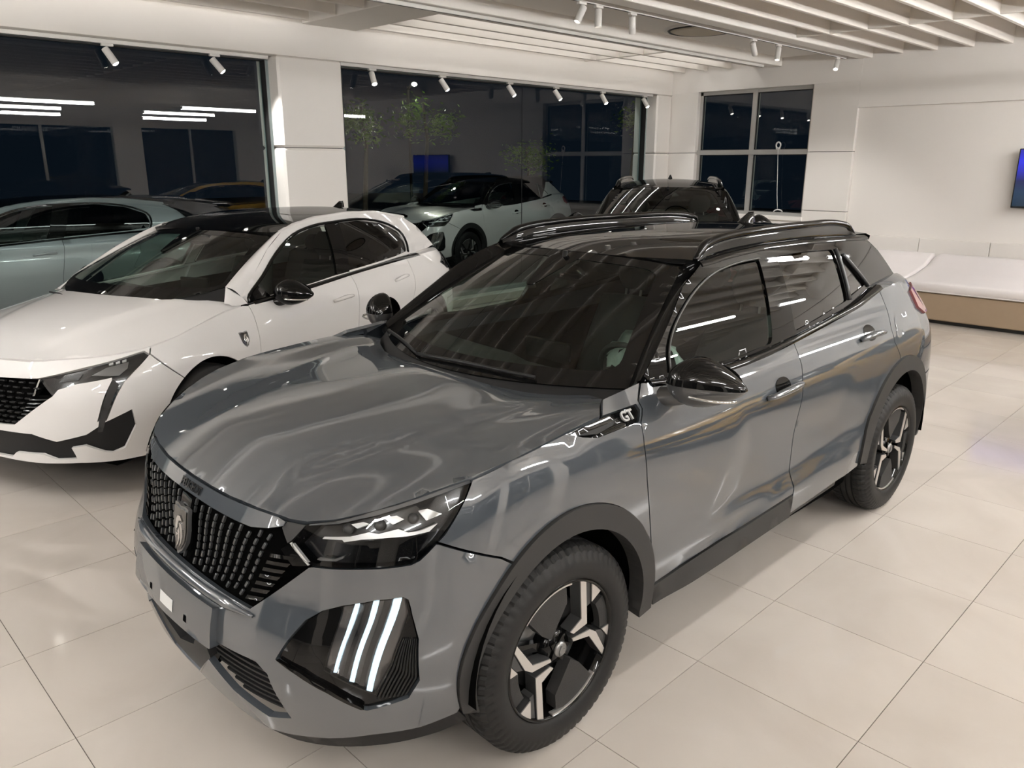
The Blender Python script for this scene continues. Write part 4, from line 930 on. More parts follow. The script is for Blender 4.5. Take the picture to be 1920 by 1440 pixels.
def build_suv(name, label, paint, loc, rotz, det=True, scale=1.0, full_front=True):
    K = HERO; Wf = K['W']
    root = thing(name, label, 'car', loc, rotz); root.scale = (scale,) * 3
    box('underbody', -3.15, .55, -.66, .66, .20, .33, M['dark'], root)
    cabin(root, K)
    hood_panel(root, K, paint)
    hero_front(root, K, paint, det)
    hl_r = [(.942, .849), (.962, .868), (.981, .899), (1.006, .949), (1.019, .990)]
    gF = [(1.960, 1.098), (1.893, 1.056), (1.888, 1.036), (1.852, 1.002), (1.841, .932), (1.846, .814), (1.875, .62), (1.904, .42)]
    for s in (1, -1):
        fe = [(1.172, .763), (.951, .847)] + hl_r + [(1.203, 1.018), (1.455, 1.036), (1.676, 1.049), (1.692, 1.047), (1.756, 1.083), (1.86, 1.091), (1.957, 1.099)] + gF[1:] + arc(K, *A_F, 178, 52, 26)
        vent = [(1.527, 1.034), (1.681, 1.047), (1.872, 1.049), (1.872, 1.036), (1.842, 1.008), (1.628, 1.006), (1.572, 1.020)]
        fd = patch('front_fender', Wf, M2(fe, s), paint, root, [M2(vent, s)], .035, 0, .014)
        vt = patch('fender_vent', Wf, M2(vent, s), M['gloss_black'], root, (), .03, -.010, .006, -.001)
        patch('vent_wing', Wf, M2([(1.56, 1.026), (1.70, 1.030), (1.76, 1.036), (1.72, 1.022), (1.64, 1.014)], s), M['plastic'], vt, (), .03, -.003, .008, 0)
        letters('GT', Wf, s * 1.808, 1.031, .038, M['letter_grey'], vt, 'badge_lettering', da=(s * 1.25, .0), off=-.008, th=.006) if det else None
        patch('front_door', Wf, M2(gF[::-1] + [(2.2, 1.072), (2.47, 1.060), (2.75, 1.072), (2.994, 1.088), (2.976, .995), (2.95, .937), (2.922, .80), (2.909, .657), (2.903, .52), (2.900, .444), (2.352, .427), (2.074, .410), (1.912, .400)], s), paint, root, (), .025, 0, .014)
        rd = [(2.994, 1.090), (3.4, 1.116), (3.69, 1.142), (4.035, 1.184), (3.993, 1.097), (3.933, 1.014), (3.924, .949), (3.975, .875)] + arc(K, *A_R, 82, -6, 22) + [(3.372, .372), (2.912, .346), (2.904, .444), (2.905, .52), (2.910, .657), (2.922, .80), (2.95, .937), (2.976, .995)]
        patch('rear_door', Wf, M2(rd, s), paint, root, (), .025, 0, .014)
        le = K['LK'][-1]; tl = [(4.38, 1.06), (4.46, 1.02), (4.95, 1.03), (5.0, 1.13), (4.6, 1.165), (4.42, 1.14)]
        qp = [(4.035, 1.186), (4.3, 1.197), (4.79, 1.183), (5.05, 1.05), (le - .3, .98), (le - .3, .72), (4.43, .70)] + arc(K, *A_R, 140, 82, 14) + [(3.975, .875), (3.924, .949), (3.933, 1.014), (3.993, 1.097)]
        qo = patch('rear_quarter', Wf, M2(qp, s), paint, root, [M2(tl, s)], .04, 0, .014)
        if s < 0 or True: V, F, nf = patch_data(Wf, M2(round_poly(FE['fuel'], .02, 3), s), (), .03, .0012, .0, 0); mesh_obj('fuel_flap', V, F, paint, qo, True)
        patch('tail_lamp', Wf, M2(tl, s), M['red_lamp'], root, (), .03, .012, .03, 0)
        patch('rear_bumper', Wf, M2([(4.44, .697), (le - .0, .72), (le, .33), (4.47, .33)] + arc(K, *A_R, 190, 140, 10), s), paint, root, (), .05, 0, .014)
        patch('rear_panel', Wf, M2([(le - .3, .722), (le, .722), (le, 1.02), (le - .3, 1.0)], s), paint, root, (), .06, 0, .01)
        patch('sill', Wf, M2([(1.905, .398), (2.074, .408), (2.352, .425), (2.896, .442), (2.905, .334), (2.389, .316), (1.93, .311)], s), M['cladding'], root, (), .05, .006, .03, .001)
        patch('sill_end', Wf, M2([(2.908, .35), (3.36, .374), (3.36, .345), (2.908, .325)], s), M['cladding'], root, (), .05, -.006, .03, .001)
        cl = arc(K, *A_F, -12, 180, 44) + [(K['Lx'](-.444), .312), (K['Lx'](-.380), .300)] + arc(K, -.01, .38, .367, 188, -14, 44)
        patch('arch_cladding', Wf, M2(cl, s), M['cladding'], root, (), .05, .012, .06, 0)
        cl = arc(K, *A_R, -4, 192, 44) + arc(K, -2.595, .41, .37, 192, -6, 44)
        patch('arch_cladding', Wf, M2(cl, s), M['cladding'], root, (), .05, .012, .06, 0)
        wheel_well(root, -.005, .385, .385, s); wheel_well(root, -2.59, .41, .385, s)
        wheel(root, 0, .772 * s, s, 0 if s > 0 else .6, steer=-.012); wheel(root, -2.605, .772 * s, s, -.32)
        handle(root, K, 2.645, 2.925, .920, .930, s, paint); handle(root, K, 3.57, 3.817, 1.008, 1.008, s, paint)
        door_mirror(root, (-.615, .94 * s, 1.112), s, M['gloss_black'], M['paint_lower'] if 'paint_lower' in M else paint, .12)
        rail(root, [(-1.075, .56, 1.449), (-1.12, .55, 1.474), (-1.19, .536, 1.503), (-1.374, .524, 1.522), (-1.704, .516, 1.530), (-2.1, .50, 1.528), (-2.406, .481, 1.522), (-2.607, .474, 1.500), (-2.66, .482, 1.474), (-2.70, .49, 1.445)], s, M['gloss_black'], base=K['R'])
    upper(root, K, None, paint, M['gloss_black'], M['gloss_black'])
    belt_strip(root, K, [(x, float(np.interp(-x, [.515, .80, 1.09, 1.3, 1.555, 1.9, 2.252, 2.618], [1.085, 1.063, 1.060, 1.067, 1.084, 1.110, 1.139, 1.190]))) for x in np.linspace(-.53, -2.62, 26)], M['gloss_black'])
    cowl(root, K); fin(root, -2.42, 1.500, M['gloss_black'])
    for s in (1, -1):
        rows = [[tuple((np.array(K['G'](x, z + .006)) * (1 - f) + np.array(Wf(K['Lx'](x), zw - .004)) * f + np.array([0, 0, .008 * math.sin(PI * f)])) * np.array([1, s, 1])) for f in np.linspace(0, 1, 5)] for x, z, zw in [(-2.56, 1.187, 1.186), (-2.63, 1.198, 1.190), (-2.75, 1.202, 1.196), (-2.9, 1.206, 1.192), (-3.05, 1.207, 1.187), (-3.15, 1.20, 1.17)]]
        orient(loft('rear_shoulder', rows, paint, root), (-2.5, 0, .9))
    for s in (1, -1):
        P = [tuple(np.array(sidefn(K['G'], s)(x, z)) + np.array([0, s * .006, 0])) for x, z in ((-.672, 1.10), (-.70, 1.183), (-.788, 1.263), (-.959, 1.348), (-1.135, 1.398), (-1.323, 1.419), (-1.509, 1.424))]
        tube('window_trim', smooth_curve(P, 4), .005, M['alloy_dark'], root, 6)
        for (x0, z0, x1, z1) in ((-2.30, 1.405, -2.24, 1.172), (-2.36, 1.375, -2.545, 1.205)):
            P = [tuple(np.array(sidefn(K['G'], s)(x0 + (x1 - x0) * f, z0 + (z1 - z0) * f)) + np.array([0, s * .004, 0])) for f in np.linspace(0, 1, 5)]
            tube('window_post', P, .009, M['chip'], root, 6)
    return root
WHITE['hood_pts'] = [(0, .783), (.161, .787), (.369, .789), (.462, .793), (.545, .800), (.71, .805), (.85, .811), (.98, .820), (1.06, .828), (1.25, .85), (1.5, .888), (1.75, .922), (1.90, .938)]
finish(WHITE)
WHITE.update(ye=lambda t: .735 - .175 * t, t0=.10, tb=lambda y: .10 + .16 * (abs(y) / .72) ** 4, frit_b=.09, frit_s=.045, line_top=.88, wb=2.675, cab_z=-.06,
    gside=[(-.45, .985), (-.62, 1.10), (-.86, 1.245), (-1.09, 1.343), (-1.26, 1.382), (-1.54, 1.416), (-2.0, 1.430), (-2.42, 1.413), (-2.82, 1.36), (-3.04, 1.25), (-3.24, 1.06), (-2.9, 1.03), (-2.4, 1.022), (-1.6, .985), (-1.1, .958), (-.5, .932)],
    pillar=[(-.45, .985), (-.64, 1.112), (-.86, 1.245), (-1.09, 1.343), (-1.2, 1.37)],
    fwin=[(-.518, .950), (-.54, .985), (-.693, 1.076), (-.909, 1.201), (-1.178, 1.304), (-1.463, 1.350), (-1.635, 1.355), (-1.487, 1.001), (-1.128, .977)],
    rwin=[(-1.774, 1.362), (-2.077, 1.362), (-2.409, 1.318), (-2.63, 1.229), (-2.655, 1.131), (-2.62, 1.062), (-2.376, 1.042), (-1.605, 1.011)], qwin=None, pb=.02,
    tg_x=[-2.95, -3.22, -3.45], tg_y=[.58, .62], tg_z=[1.08, .90])
def build_hatch(name, label, paint, loc, rotz, roof=None, det=True):
    K = WHITE; Wf = K['W']; le = K['LK'][-1]
    root = thing(name, label, 'car', loc, rotz)
    box('underbody', -3.2, .55, -.68, .68, .17, .28, M['dark'], root)
    cabin(root, K); hood_panel(root, K, paint)
    AF, AR = (.005, .335, .362), (-2.67, .335, .365)
    HL = [(.463, .707), (.71, .759), (.98, .803), (1.016, .806), (1.046, .788), (.959, .721), (.905, .671), (.88, .625), (.847, .547), (.816, .475), (.776, .475), (.795, .544), (.822, .633), (.845, .688), (.842, .702), (.671, .683), (.577, .656), (.551, .622)]
    big = [(0, .696), (.206, .697)] + HL + [(.318, .459), (.213, .453), (0, .453)]
    LG = [(0, .413), (.209, .413), (.428, .411), (.566, .370), (.722, .405), (.762, .431), (.811, .463), (.886, .491), (.946, .512), (.966, .421), (.904, .303), (.846, .286), (.808, .296), (.712, .346), (.636, .336), (.662, .271), (.555, .268), (.474, .300), (.299, .299), (.263, .268), (0, .268)]
    lip = [(0, .258), (.173, .252), (.463, .243), (.678, .241), (.904, .226), (1.055, .221), (1.14, .224)]
    LG = [(a, max(b, .270)) for a, b in LG]
    half = lip + arc(K, *AF, -17, 53, 16) + [(1.10, .752), (1.05, .79), (1.055, .826)] + [(a, b - .003) for a, b in reversed(K['hood_pts'][:8])]
    bp = patch('front_bumper', Wf, full(half), paint, root, [full(big), full(LG)], .035, 0, .02)
    gr = patch('front_grille', Wf, full([(0, .700), (.206, .700), (.463, .710), (.50, .70), (.44, .62), (.555, .625), (.318, .455), (0, .448)]), M['dark'], root, (), .05, -.03, 0, -.006)
    chip = cached('wchip', lambda: mk('grille_bar', bevel_box_data(-.5, .5, -.5, .5, -.5, .5, .15), M['plastic'], False))
    if det:
        for r in range(9):
            z = .470 + .027 * r; hw = .33 + max(0, (z - .46)) * .55 if z < .62 else .455
            n = 13
            for c in range(n + 1):
                L = -hw + 2 * hw * (c + (.5 if r % 2 else 0)) / (n + .5)
                if abs(L) < .06 and .50 < z < .64: continue
                p, nn = wpoint(Wf, L, z, -.012); t = np.array(Wf(L + .01, z)) - np.array(Wf(L - .01, z)); t /= np.linalg.norm(t); up = np.cross(nn, t); up = up if up[2] > 0 else -up
                o = from_mesh('grille_bar', chip, gr); o.matrix_local = Matrix(((t[0] * .034, nn[0] * .02, up[0] * .009, p[0]), (t[1] * .034, nn[1] * .02, up[1] * .009, p[1]), (t[2] * .034, nn[2] * .02, up[2] * .009, p[2]), (0, 0, 0, 1)))
        emblem(root, Wf, 0, .575, .085, .115)
    patch('lower_grille', Wf, full(LG), M['plastic'], root, (), .05, -.025, 0, -.01)
    for s in (1, -1):
        for k in range(7):
            t = k / 7; patch('grille_fin', Wf, M2([(.335 + .10 * t, .474 + .142 * t), (.345 + .195 * t, .470 + .152 * t), (.352 + .195 * t, .476 + .152 * t), (.34 + .10 * t, .481 + .142 * t)], s), M['chip'], gr, (), .03, -.004, .015, 0)
        hw = patch('headlight', Wf, M2(HL, s), M['lamp_dark'], root, (), .04, -.02, 0, -.006)
        patch('lamp_module', Wf, M2(FE['w_hl_in'], s), M['steel'], hw, (), .03, -.014, .01, 0); patch('lamp_module', Wf, M2(FE['w_hl_in2'], s), M['alloy_dark'], hw, (), .03, -.014, .01, 0)
        for k in range(3):
            a, b = .82 + .035 * k, .764 + .004 * k; patch('light_dot', Wf, M2([(a, b), (a + .022, b + .003), (a + .020, b + .013), (a - .002, b + .009)], s), M['silver'], hw, (), .03, -.010, .01, 0)
        patch('lamp_tooth', Wf, M2([(.846, .695), (.880, .66), (.847, .575), (.816, .487), (.800, .415), (.775, .415), (.783, .476), (.815, .594)], s), M['cladding'], hw, (), .03, .002, .02, 0)
        patch('lamp_rim', Wf, M2([(.462, .704), (.472, .707), (.452, .622), (.440, .620)], s), M['chrome'], hw, (), .03, -.004, .01, 0)
        patch('lamp_lens', Wf, M2(HL, s), M['lens'], hw, (), .05, -.004, 0, .002)
        fe = [arc(K, *AF, 53, 54, 1)[0], (1.102, .755), (1.053, .79), (1.06, .824)] + [(a, b - .002) for a, b in K['hood_pts'][9:]] + [(1.944, .930), (1.940, .867), (1.911, .597), (1.905, .40)] + arc(K, *AF, 190, 55, 26)
        fe = [p for p in fe]
        patch('front_fender', Wf, M2(fe, s), paint, root, (), .045, 0, .014)
        patch('front_door', Wf, M2([(1.911, .597), (1.940, .867), (1.946, .934), (2.1, .945), (2.6, .962), (3.085, .990), (3.088, .918), (3.017, .563), (3.0, .25), (1.92, .25), (1.907, .40)], s), paint, root, (), .05, 0, .014)
        patch('rear_door', Wf, M2([(3.088, .992), (3.6, 1.012), (3.95, 1.02), (3.93, .93), (3.90, .78), (3.80, .62)] + arc(K, *AR, 45, -14, 10) + [(3.75, .25), (3.003, .25), (3.017, .563), (3.088, .918)], s), paint, root, (), .05, 0, .014)
        patch('rear_quarter', Wf, M2([(3.95, 1.022), (4.4, 1.035), (4.75, 1.03), (5.2, .93), (5.2, .62), (4.5, .60)] + arc(K, *AR, 150, 45, 18) + [(3.80, .62), (3.90, .78), (3.93, .93)], s), paint, root, (), .05, 0, .014)
        patch('rear_bumper', Wf, M2([(4.5, .598), (5.2, .618), (le, .62), (le, .25), (4.55, .25)] + arc(K, *AR, 194, 150, 8), s), paint, root, (), .05, 0, .014)
        patch('rear_panel', Wf, M2([(5.2, .622), (le, .622), (le, .90), (5.2, .92)], s), paint, root, (), .05, 0, .01)
        patch('tail_lamp', Wf, M2([(4.48, .93), (4.6, .865), (5.15, .86), (5.15, .94), (4.7, 1.0)], s), M['gloss_black'], root, (), .04, .014, .03, 0)
        wheel_well(root, AF[0], AF[1], .355, s, .3, .90); wheel_well(root, AR[0], AR[1], .355, s, .3, .90)
        wheel(root, 0, .80 * s, s, .3, .325, 'plain'); wheel(root, -2.675, .80 * s, s, .9, .325, 'plain')
        handle(root, K, 2.751, 2.991, .836, .843, s, paint, False); handle(root, K, 3.614, 3.815, .870, .888, s, paint, False)
        door_mirror(root, (-.74, .965 * s, .985), s, M['gloss_black'], M['gloss_black'], .12, 1.0)
        V, F = surf_prism(Wf, SHIELD, s * 1.8, .745, .070 * s, .095, .002, .006); em = mesh_obj('fender_badge', V, F, M['steel'], root, False)
        V, F = surf_prism(Wf, SHIELD, s * 1.8, .745, .060 * s, .082, .006, .004); mesh_obj('badge_face', V, F, M['badge_dark'], em, False)
        V, F = join_data([surf_prism(Wf, p, s * 1.8, .745, .07 * s, .10, .009, .002) for p in LION]); mesh_obj('lion_relief', V, F, M['chrome'], em, False)
        Gs = sidefn(K['G'], s)
        patch('door_post', Gs, [(-1.462, .998), (-1.612, 1.366), (-1.800, 1.374), (-1.628, 1.004)], M['gloss_black'], root, (), .05, .003, .01, 0, axis_pt=(-1.5, 0, 1.2))
        patch('mirror_base', Gs, [(-.50, .935), (-.51, .975), (-.62, 1.03), (-.70, .955)], M['gloss_black'], root, (), .05, .004, .02, 0, axis_pt=(-1.5, 0, 1.2))
        pts = [(-.50, .935), (-.52, .985), (-.693, 1.082), (-.909, 1.207), (-1.178, 1.312), (-1.463, 1.358), (-1.7, 1.368), (-2.077, 1.370), (-2.415, 1.326), (-2.64, 1.235), (-2.668, 1.131), (-2.63, 1.054)]
        P = [tuple(np.array(Gs(x, z)) + np.array([0, s * .003, 0])) for x, z in smooth_curve(pts, 3)]
        tube('window_trim', P, .012, M['gloss_black'], root, 6)
        P1, P2, P3 = np.array(Wf(K['Lx'](-.40), .940)), np.array(K['S'](K['tb'](.72), K['ye'](.25))), np.array(K['G'](-.45, .985)); P0 = np.array(K['hood_rear'][0])
        rows = [[tuple((a_ * (1 - f) + b_ * f + np.array([0, 0, .006 * math.sin(PI * f)])) * np.array([1, s, 1])) for f in np.linspace(0, 1, 5)] for a_, b_ in ((P0 + np.array([.05, .06, -.012]), P0 + np.array([.05, 0, -.004])), (P1 + np.array([.03, .0, 0]), P2), (P1 + np.array([-.06, .0, 0]), P3))]
        orient(loft('cowl_corner', rows, paint, root), (-.6, 0, .6))
    K['edge_mat'] = paint
    upper(root, K, None, paint, roof or M['gloss_black'], paint)
    belt_strip(root, K, [(x, float(np.interp(-x, [.5, 1.1, 1.6, 2.4, 2.9], [.936, .960, .987, 1.02, 1.03]))) for x in np.linspace(-.5, -2.7, 22)], M['gloss_black'], .006)
    # shoulder behind the last side window
    for s in (1, -1):
        rows = [[tuple((np.array(K['G'](x, z + .01)) * (1 - f) + np.array(Wf(K['Lx'](x), z - .004)) * f + np.array([0, 0, .006 * math.sin(PI * f)])) * np.array([1, s, 1])) for f in np.linspace(0, 1, 5)] for x, z in [(-2.66, 1.028), (-2.8, 1.03), (-3.0, 1.035), (-3.2, 1.03)]]
        orient(loft('rear_shoulder', rows, paint, root), (-2.5, 0, .9))
    cowl(root, K); fin(root, -2.62, 1.425, M['gloss_black'])
    return root
# ---------------------------------------------------------------- the showroom
M['wall'] = pbr('wall_white', (0.81, 0.772, 0.73), 0.45, noise=0.012, nscale=3)
M['wall_joint'] = pbr('joint_dark', (0.10, 0.095, 0.09), 0.8)  # dark backing behind the open panel joints
M['ceiling'] = pbr('ceiling_white', (0.88, 0.845, 0.80), 0.7, noise=0.01, nscale=5)
M['slat'] = pbr('slat_white', (0.88, 0.83, 0.77), 0.55)
M['frame_grey'] = pbr('grey_aluminium', (0.45, 0.44, 0.42), 0.4, 0.3)
M['frame_green'] = pbr('window_reveal', (0.30, 0.36, 0.36), 0.35)
M['rubber'] = pbr('black_gasket', (0.01, 0.01, 0.01), 0.6)
M['lamp_white'] = pbr('lamp_white', (0.78, 0.76, 0.73), 0.4)
M['bulb'] = emit('bulb', (1.0, 0.95, 0.86), SPOT_LENS)
M['led'] = emit('led_strip', (1.0, 0.99, 0.97), LED_STRENGTH)
M['led_up'] = emit('led_strip_up', (1.0, 0.99, 0.97), LED_UP)
M['led_up_dim'] = emit('led_strip_up_dim', (1.0, 0.99, 0.97), LED_UP * .12)
M['fill_gap'] = emit('fill_strip_gap', (1.0, 0.99, 0.97), FILL_SOFT * 2.2)
M['led_side'] = emit('led_strip_side', (1.0, 0.99, 0.97), LED_SIDE)
M['fill_soft'] = emit('fill_strip_soft', (1.0, 0.99, 0.97), FILL_SOFT)
M['leather_white'] = pbr('white_leather', (0.80, 0.755, 0.745), 0.42, noise=0.02, nscale=6, bump=0.3, bscale=90)
M['bench_base'] = pbr('tan_leather', (0.36, 0.27, 0.185), 0.5, noise=0.05, nscale=8, bump=0.3, bscale=120)
M['cord'] = pbr('white_cord', (0.75, 0.74, 0.72), 0.6)
M['asphalt'] = pbr('asphalt', (0.035, 0.036, 0.036), 0.8, noise=0.4, nscale=14, bump=0.6, bscale=120)
M['leaf'] = pbr('leaf_green', (0.15, 0.25, 0.03), 0.5, noise=0.5, nscale=3)
M['bark'] = pbr('bark', (0.06, 0.045, 0.03), 0.9, noise=0.4, nscale=20, bump=1.0, bscale=60)
def tile_material(name, per_object, lines=None):
    m, nt, b = new_mat(name); N, L = nt.nodes, nt.links
    b.inputs['Roughness'].default_value = 0.085; b.inputs['Specular IOR Level'].default_value = 0.62
    tc = N.new('ShaderNodeTexCoord'); n1 = N.new('ShaderNodeTexNoise'); n1.inputs['Scale'].default_value = 1.3; n1.inputs['Detail'].default_value = 6; n1.inputs['Distortion'].default_value = 1.2
    geo = N.new('ShaderNodeNewGeometry'); L.new(geo.outputs['Position'], n1.inputs['Vector'])
    cr = N.new('ShaderNodeValToRGB'); cr.color_ramp.elements[0].position = .3; cr.color_ramp.elements[1].position = .75
    cr.color_ramp.elements[0].color = (0.55, 0.495, 0.44, 1); cr.color_ramp.elements[1].color = (0.64, 0.585, 0.53, 1); L.new(n1.outputs['Fac'], cr.inputs[0])
    col = cr.outputs[0]
    if per_object:
        oi = N.new('ShaderNodeObjectInfo'); mr = N.new('ShaderNodeMapRange'); mr.inputs[3].default_value = .95; mr.inputs[4].default_value = 1.04; L.new(oi.outputs['Random'], mr.inputs[0])
        mx = N.new('ShaderNodeMix'); mx.data_type = 'RGBA'; mx.blend_type = 'MULTIPLY'; mx.inputs[0].default_value = 1; L.new(col, mx.inputs[6]); L.new(mr.outputs[0], mx.inputs[7]); col = mx.outputs[2]
    else:
        sx = N.new('ShaderNodeSeparateXYZ'); L.new(geo.outputs['Position'], sx.inputs[0]); acc = None
        for ax, o in (('X', lines[0]), ('Y', lines[1])):
            a = N.new('ShaderNodeMath'); a.operation = 'SUBTRACT'; a.inputs[1].default_value = o; L.new(sx.outputs[ax], a.inputs[0])
            d = N.new('ShaderNodeMath'); d.operation = 'PINGPONG'; d.inputs[1].default_value = lines[2] / 2; L.new(a.outputs[0], d.inputs[0])
            g = N.new('ShaderNodeMath'); g.operation = 'LESS_THAN'; g.inputs[1].default_value = .004; L.new(d.outputs[0], g.inputs[0])
            if acc is None: acc = g.outputs[0]
            else:
                k = N.new('ShaderNodeMath'); k.operation = 'MAXIMUM'; L.new(acc, k.inputs[0]); L.new(g.outputs[0], k.inputs[1]); acc = k.outputs[0]
        mx = N.new('ShaderNodeMix'); mx.data_type = 'RGBA'; L.new(acc, mx.inputs[0]); L.new(col, mx.inputs[6]); mx.inputs[7].default_value = (.10, .085, .07, 1); col = mx.outputs[2]
    L.new(col, b.inputs['Base Color'])
    n2 = N.new('ShaderNodeTexNoise'); n2.inputs['Scale'].default_value = 5; L.new(geo.outputs['Position'], n2.inputs['Vector'])
    r2 = N.new('ShaderNodeMapRange'); r2.inputs[3].default_value = .05; r2.inputs[4].default_value = .12; L.new(n2.outputs['Fac'], r2.inputs[0]); L.new(r2.outputs[0], b.inputs['Roughness'])
    return m
TO, TS = (-.077, .943), .60273
M['tile'] = tile_material('porcelain_tile', True); M['tile_far'] = tile_material('porcelain_floor', False, (TO[0], TO[1], TS))
M['grout'] = pbr('grout', (.17, .15, .13), .8)
XE, YW, YG = -9.6, -5.4, -5.65
H1, HC = 2.86, 3.42
fl = struct(mesh_obj('floor', *box_data(XE - .1, 7.0, YG - .05, 8.5, -.12, -.0045), M['tile_far'], None, False))
tile_me = mk('floor_tile', bevel_box_data(-TS / 2 + .0014, TS / 2 - .0014, -TS / 2 + .0014, TS / 2 - .0014, -.006, 0, .0004), M['tile'], False)
cand = []
Rn = np.array(_R)
for i in range(-40, 40):
    for j in range(-40, 40):
        x, y = TO[0] + TS * (i + .5), TO[1] + TS * (j + .5)
        if not (XE - .0 + TS / 2 < x < 3 and YW + TS / 2 - .1 < y < 3): continue
        seen = False; dmin = 99
        for dx in (-.3, 0, .3):
            for dy in (-.3, 0, .3):
                q = Rn @ (np.array([x + dx, y + dy, 0]) - np.array(CAM))
                if q[2] > .2:
                    u, v = 960 + 1466 * q[0] / q[2], 720 + 1466 * q[1] / q[2]
                    if -10 < u < 1930 and v < 1450: seen = True
                    dmin = min(dmin, q[2])
        if seen: cand.append((dmin, x, y))
cand.sort(); TILES = cand[:295]
for _, x, y in TILES: from_mesh('floor_tile', tile_me, fl).location = (x, y, 0)

# walls: cladding panels with open joints in front of a dark backing
wb = struct(mesh_obj('wall_back', *box_data(-9.7, 7.0, YG - .25, YW - .02, H1 + .02, HC), M['wall'], None, False))
def wp(name, x0, x1, y0, y1, z0, z1, par, mat='wall', bev=.004): return box(name, x0, x1, y0, y1, z0, z1, M[mat], par, bev)
J = .004
wp('header_panel', XE, 7.0, YW - .05, YW, H1, HC, wb)
wp('head_soffit', -9.2, 7.0, YG - .2, YW - .05, H1, H1 + .03, wb)
for x0, x1 in ((-9.6, -9.2), (-3.40, -2.64), (2.6, 3.3)):
    wp('joint_backing', x0 + .03, x1 - .03, YG - .2, YW - .03, 0, H1, wb, 'wall_joint', 0)
    wp('wall_panel', x0, x1, YG - .2, YW, 0, 1.968 - J, wb, 'wall', .022); wp('wall_panel', x0, x1, YG - .2, YW, 1.968 + J, H1 + .004, wb, 'wall', .022)
for x0, x1 in ((-9.2, -3.4), (-2.64, 2.6), (3.3, 7.0)): wp('window_sill', x0, x1, YG - .2, YW, 0, .10, wb)
def shop_window(n, x0, x1, joints):
    f = struct(mesh_obj('window_%d' % n, *join_data([box_data(x0, x1, YG - .06, YG + .06, .10, .15), box_data(x0, x1, YG - .05, YG + .05, H1 - .035, H1), box_data(x0, x0 + .035, YG - .06, YG + .06, .15, H1 - .035), box_data(x1 - .11, x1, YG - .06, YG + .06, .15, H1 - .035)]), M['frame_green'], None, False))
    box('gasket', x1 - .120, x1 - .110, YG - .03, YG + .063, .15, H1 - .035, M['rubber'], f); box('gasket', x0 + .035, x0 + .042, YG - .03, YG + .063, .15, H1 - .035, M['rubber'], f)
    box('gasket', x0 + .03, x1 - .11, YG - .02, YG + .053, H1 - .045, H1 - .035, M['rubber'], f)
    ed = [x0 + .04] + joints + [x1 - .115]
    for a, b in zip(ed[:-1], ed[1:]):
        o = mesh_obj('glass_pane', [(a + .002, YG, .15), (b - .002, YG, .15), (b - .002, YG, H1 - .04), (a + .002, YG, H1 - .04)], [(0, 1, 2, 3)], M['pane'], f, False)
    for a in joints: box('pane_joint', a - .003, a + .003, YG - .004, YG + .004, .15, H1 - .04, M['rubber'], f)
shop_window(1, -2.64, 2.6, [.4]); shop_window(2, -9.2, -3.4, [-6.41]); shop_window(10, 3.3, 7.0, [5.1])
# end wall with the four-pane window, recess with the television
we = struct(mesh_obj('wall_end', *box_data(XE - .35, XE - .02, YG - .2, 8.5, H1 + .03, HC), M['wall'], None, False))
W0, W1, Z0, Z1 = -4.92, -3.05, 1.05, 2.885
D = XE - .22
wp('header_panel', D, XE, YW - .3, -2.40, Z1, HC, we); wp('header_panel', D, XE - .0, -2.40, 8.5, 2.545, HC, we)
wp('joint_backing', D, XE - .02, W1 + .02, -2.42, 0, Z1, we, 'wall_joint', 0); wp('joint_backing', D, XE - .02, YW - .3, W0 - .02, 0, Z1, we, 'wall_joint', 0)
for z0, z1 in ((0, 1.16 - J), (1.16 + J, 1.975 - J), (1.975 + J, Z1 + .002)):
    wp('wall_panel', D, XE, W1, -2.40, z0, z1, we); wp('wall_panel', D, XE, YW - .3, W0, z0, z1, we)
wp('wall_panel', D, XE, W0, W1, 0, Z0, we)
wp('recess_back', D - .02, XE - .06, -2.40, 8.5, 0, 2.56, we)
ys = [-2.40, -1.39, -.55, .30, 1.15, 2.0, 2.85, 3.7, 4.6, 8.5]
for a, b in zip(ys[:-1], ys[1:]): wp('dado_panel', XE - .06, XE - .005, a + .003, b - .003, 0, .865, we, 'wall', .005)
wf = struct(mesh_obj('window_3', *join_data([box_data(XE - .16, XE - .08, W0, W0 + .045, Z0, Z1), box_data(XE - .16, XE - .08, W1 - .045, W1, Z0, Z1), box_data(XE - .16, XE - .08, W0, W1, Z1 - .05, Z1), box_data(XE - .16, XE - .06, W0, W1, Z0, Z0 + .06),
    box_data(XE - .17, XE - .07, -4.015, -3.945, Z0, Z1), box_data(XE - .18, XE - .055, W0, W1, 1.945, 2.015)]), M['frame_grey'], None, False))
for a, b in ((W0 + .045, -4.015), (-3.945, W1 - .045)):
    for c, d in ((Z0 + .06, 1.945), (2.015, Z1 - .05)):
        mesh_obj('glass_pane', [(XE - .12, a, c), (XE - .12, b, c), (XE - .12, b, d), (XE - .12, a, d)], [(0, 1, 2, 3)], M['pane'], wf, False)
        for (p, q, r, s_) in ((a, a + .012, c, d), (b - .012, b, c, d), (a, b, c, c + .012), (a, b, d - .012, d)): box('gasket', XE - .118, XE - .095, p, q, r, s_, M['rubber'], wf)
box('window_ledge', XE - .10, XE + .03, W0 - .02, W1 + .02, Z0 - .05, Z0 + .012, M['wall'], wf, .006)
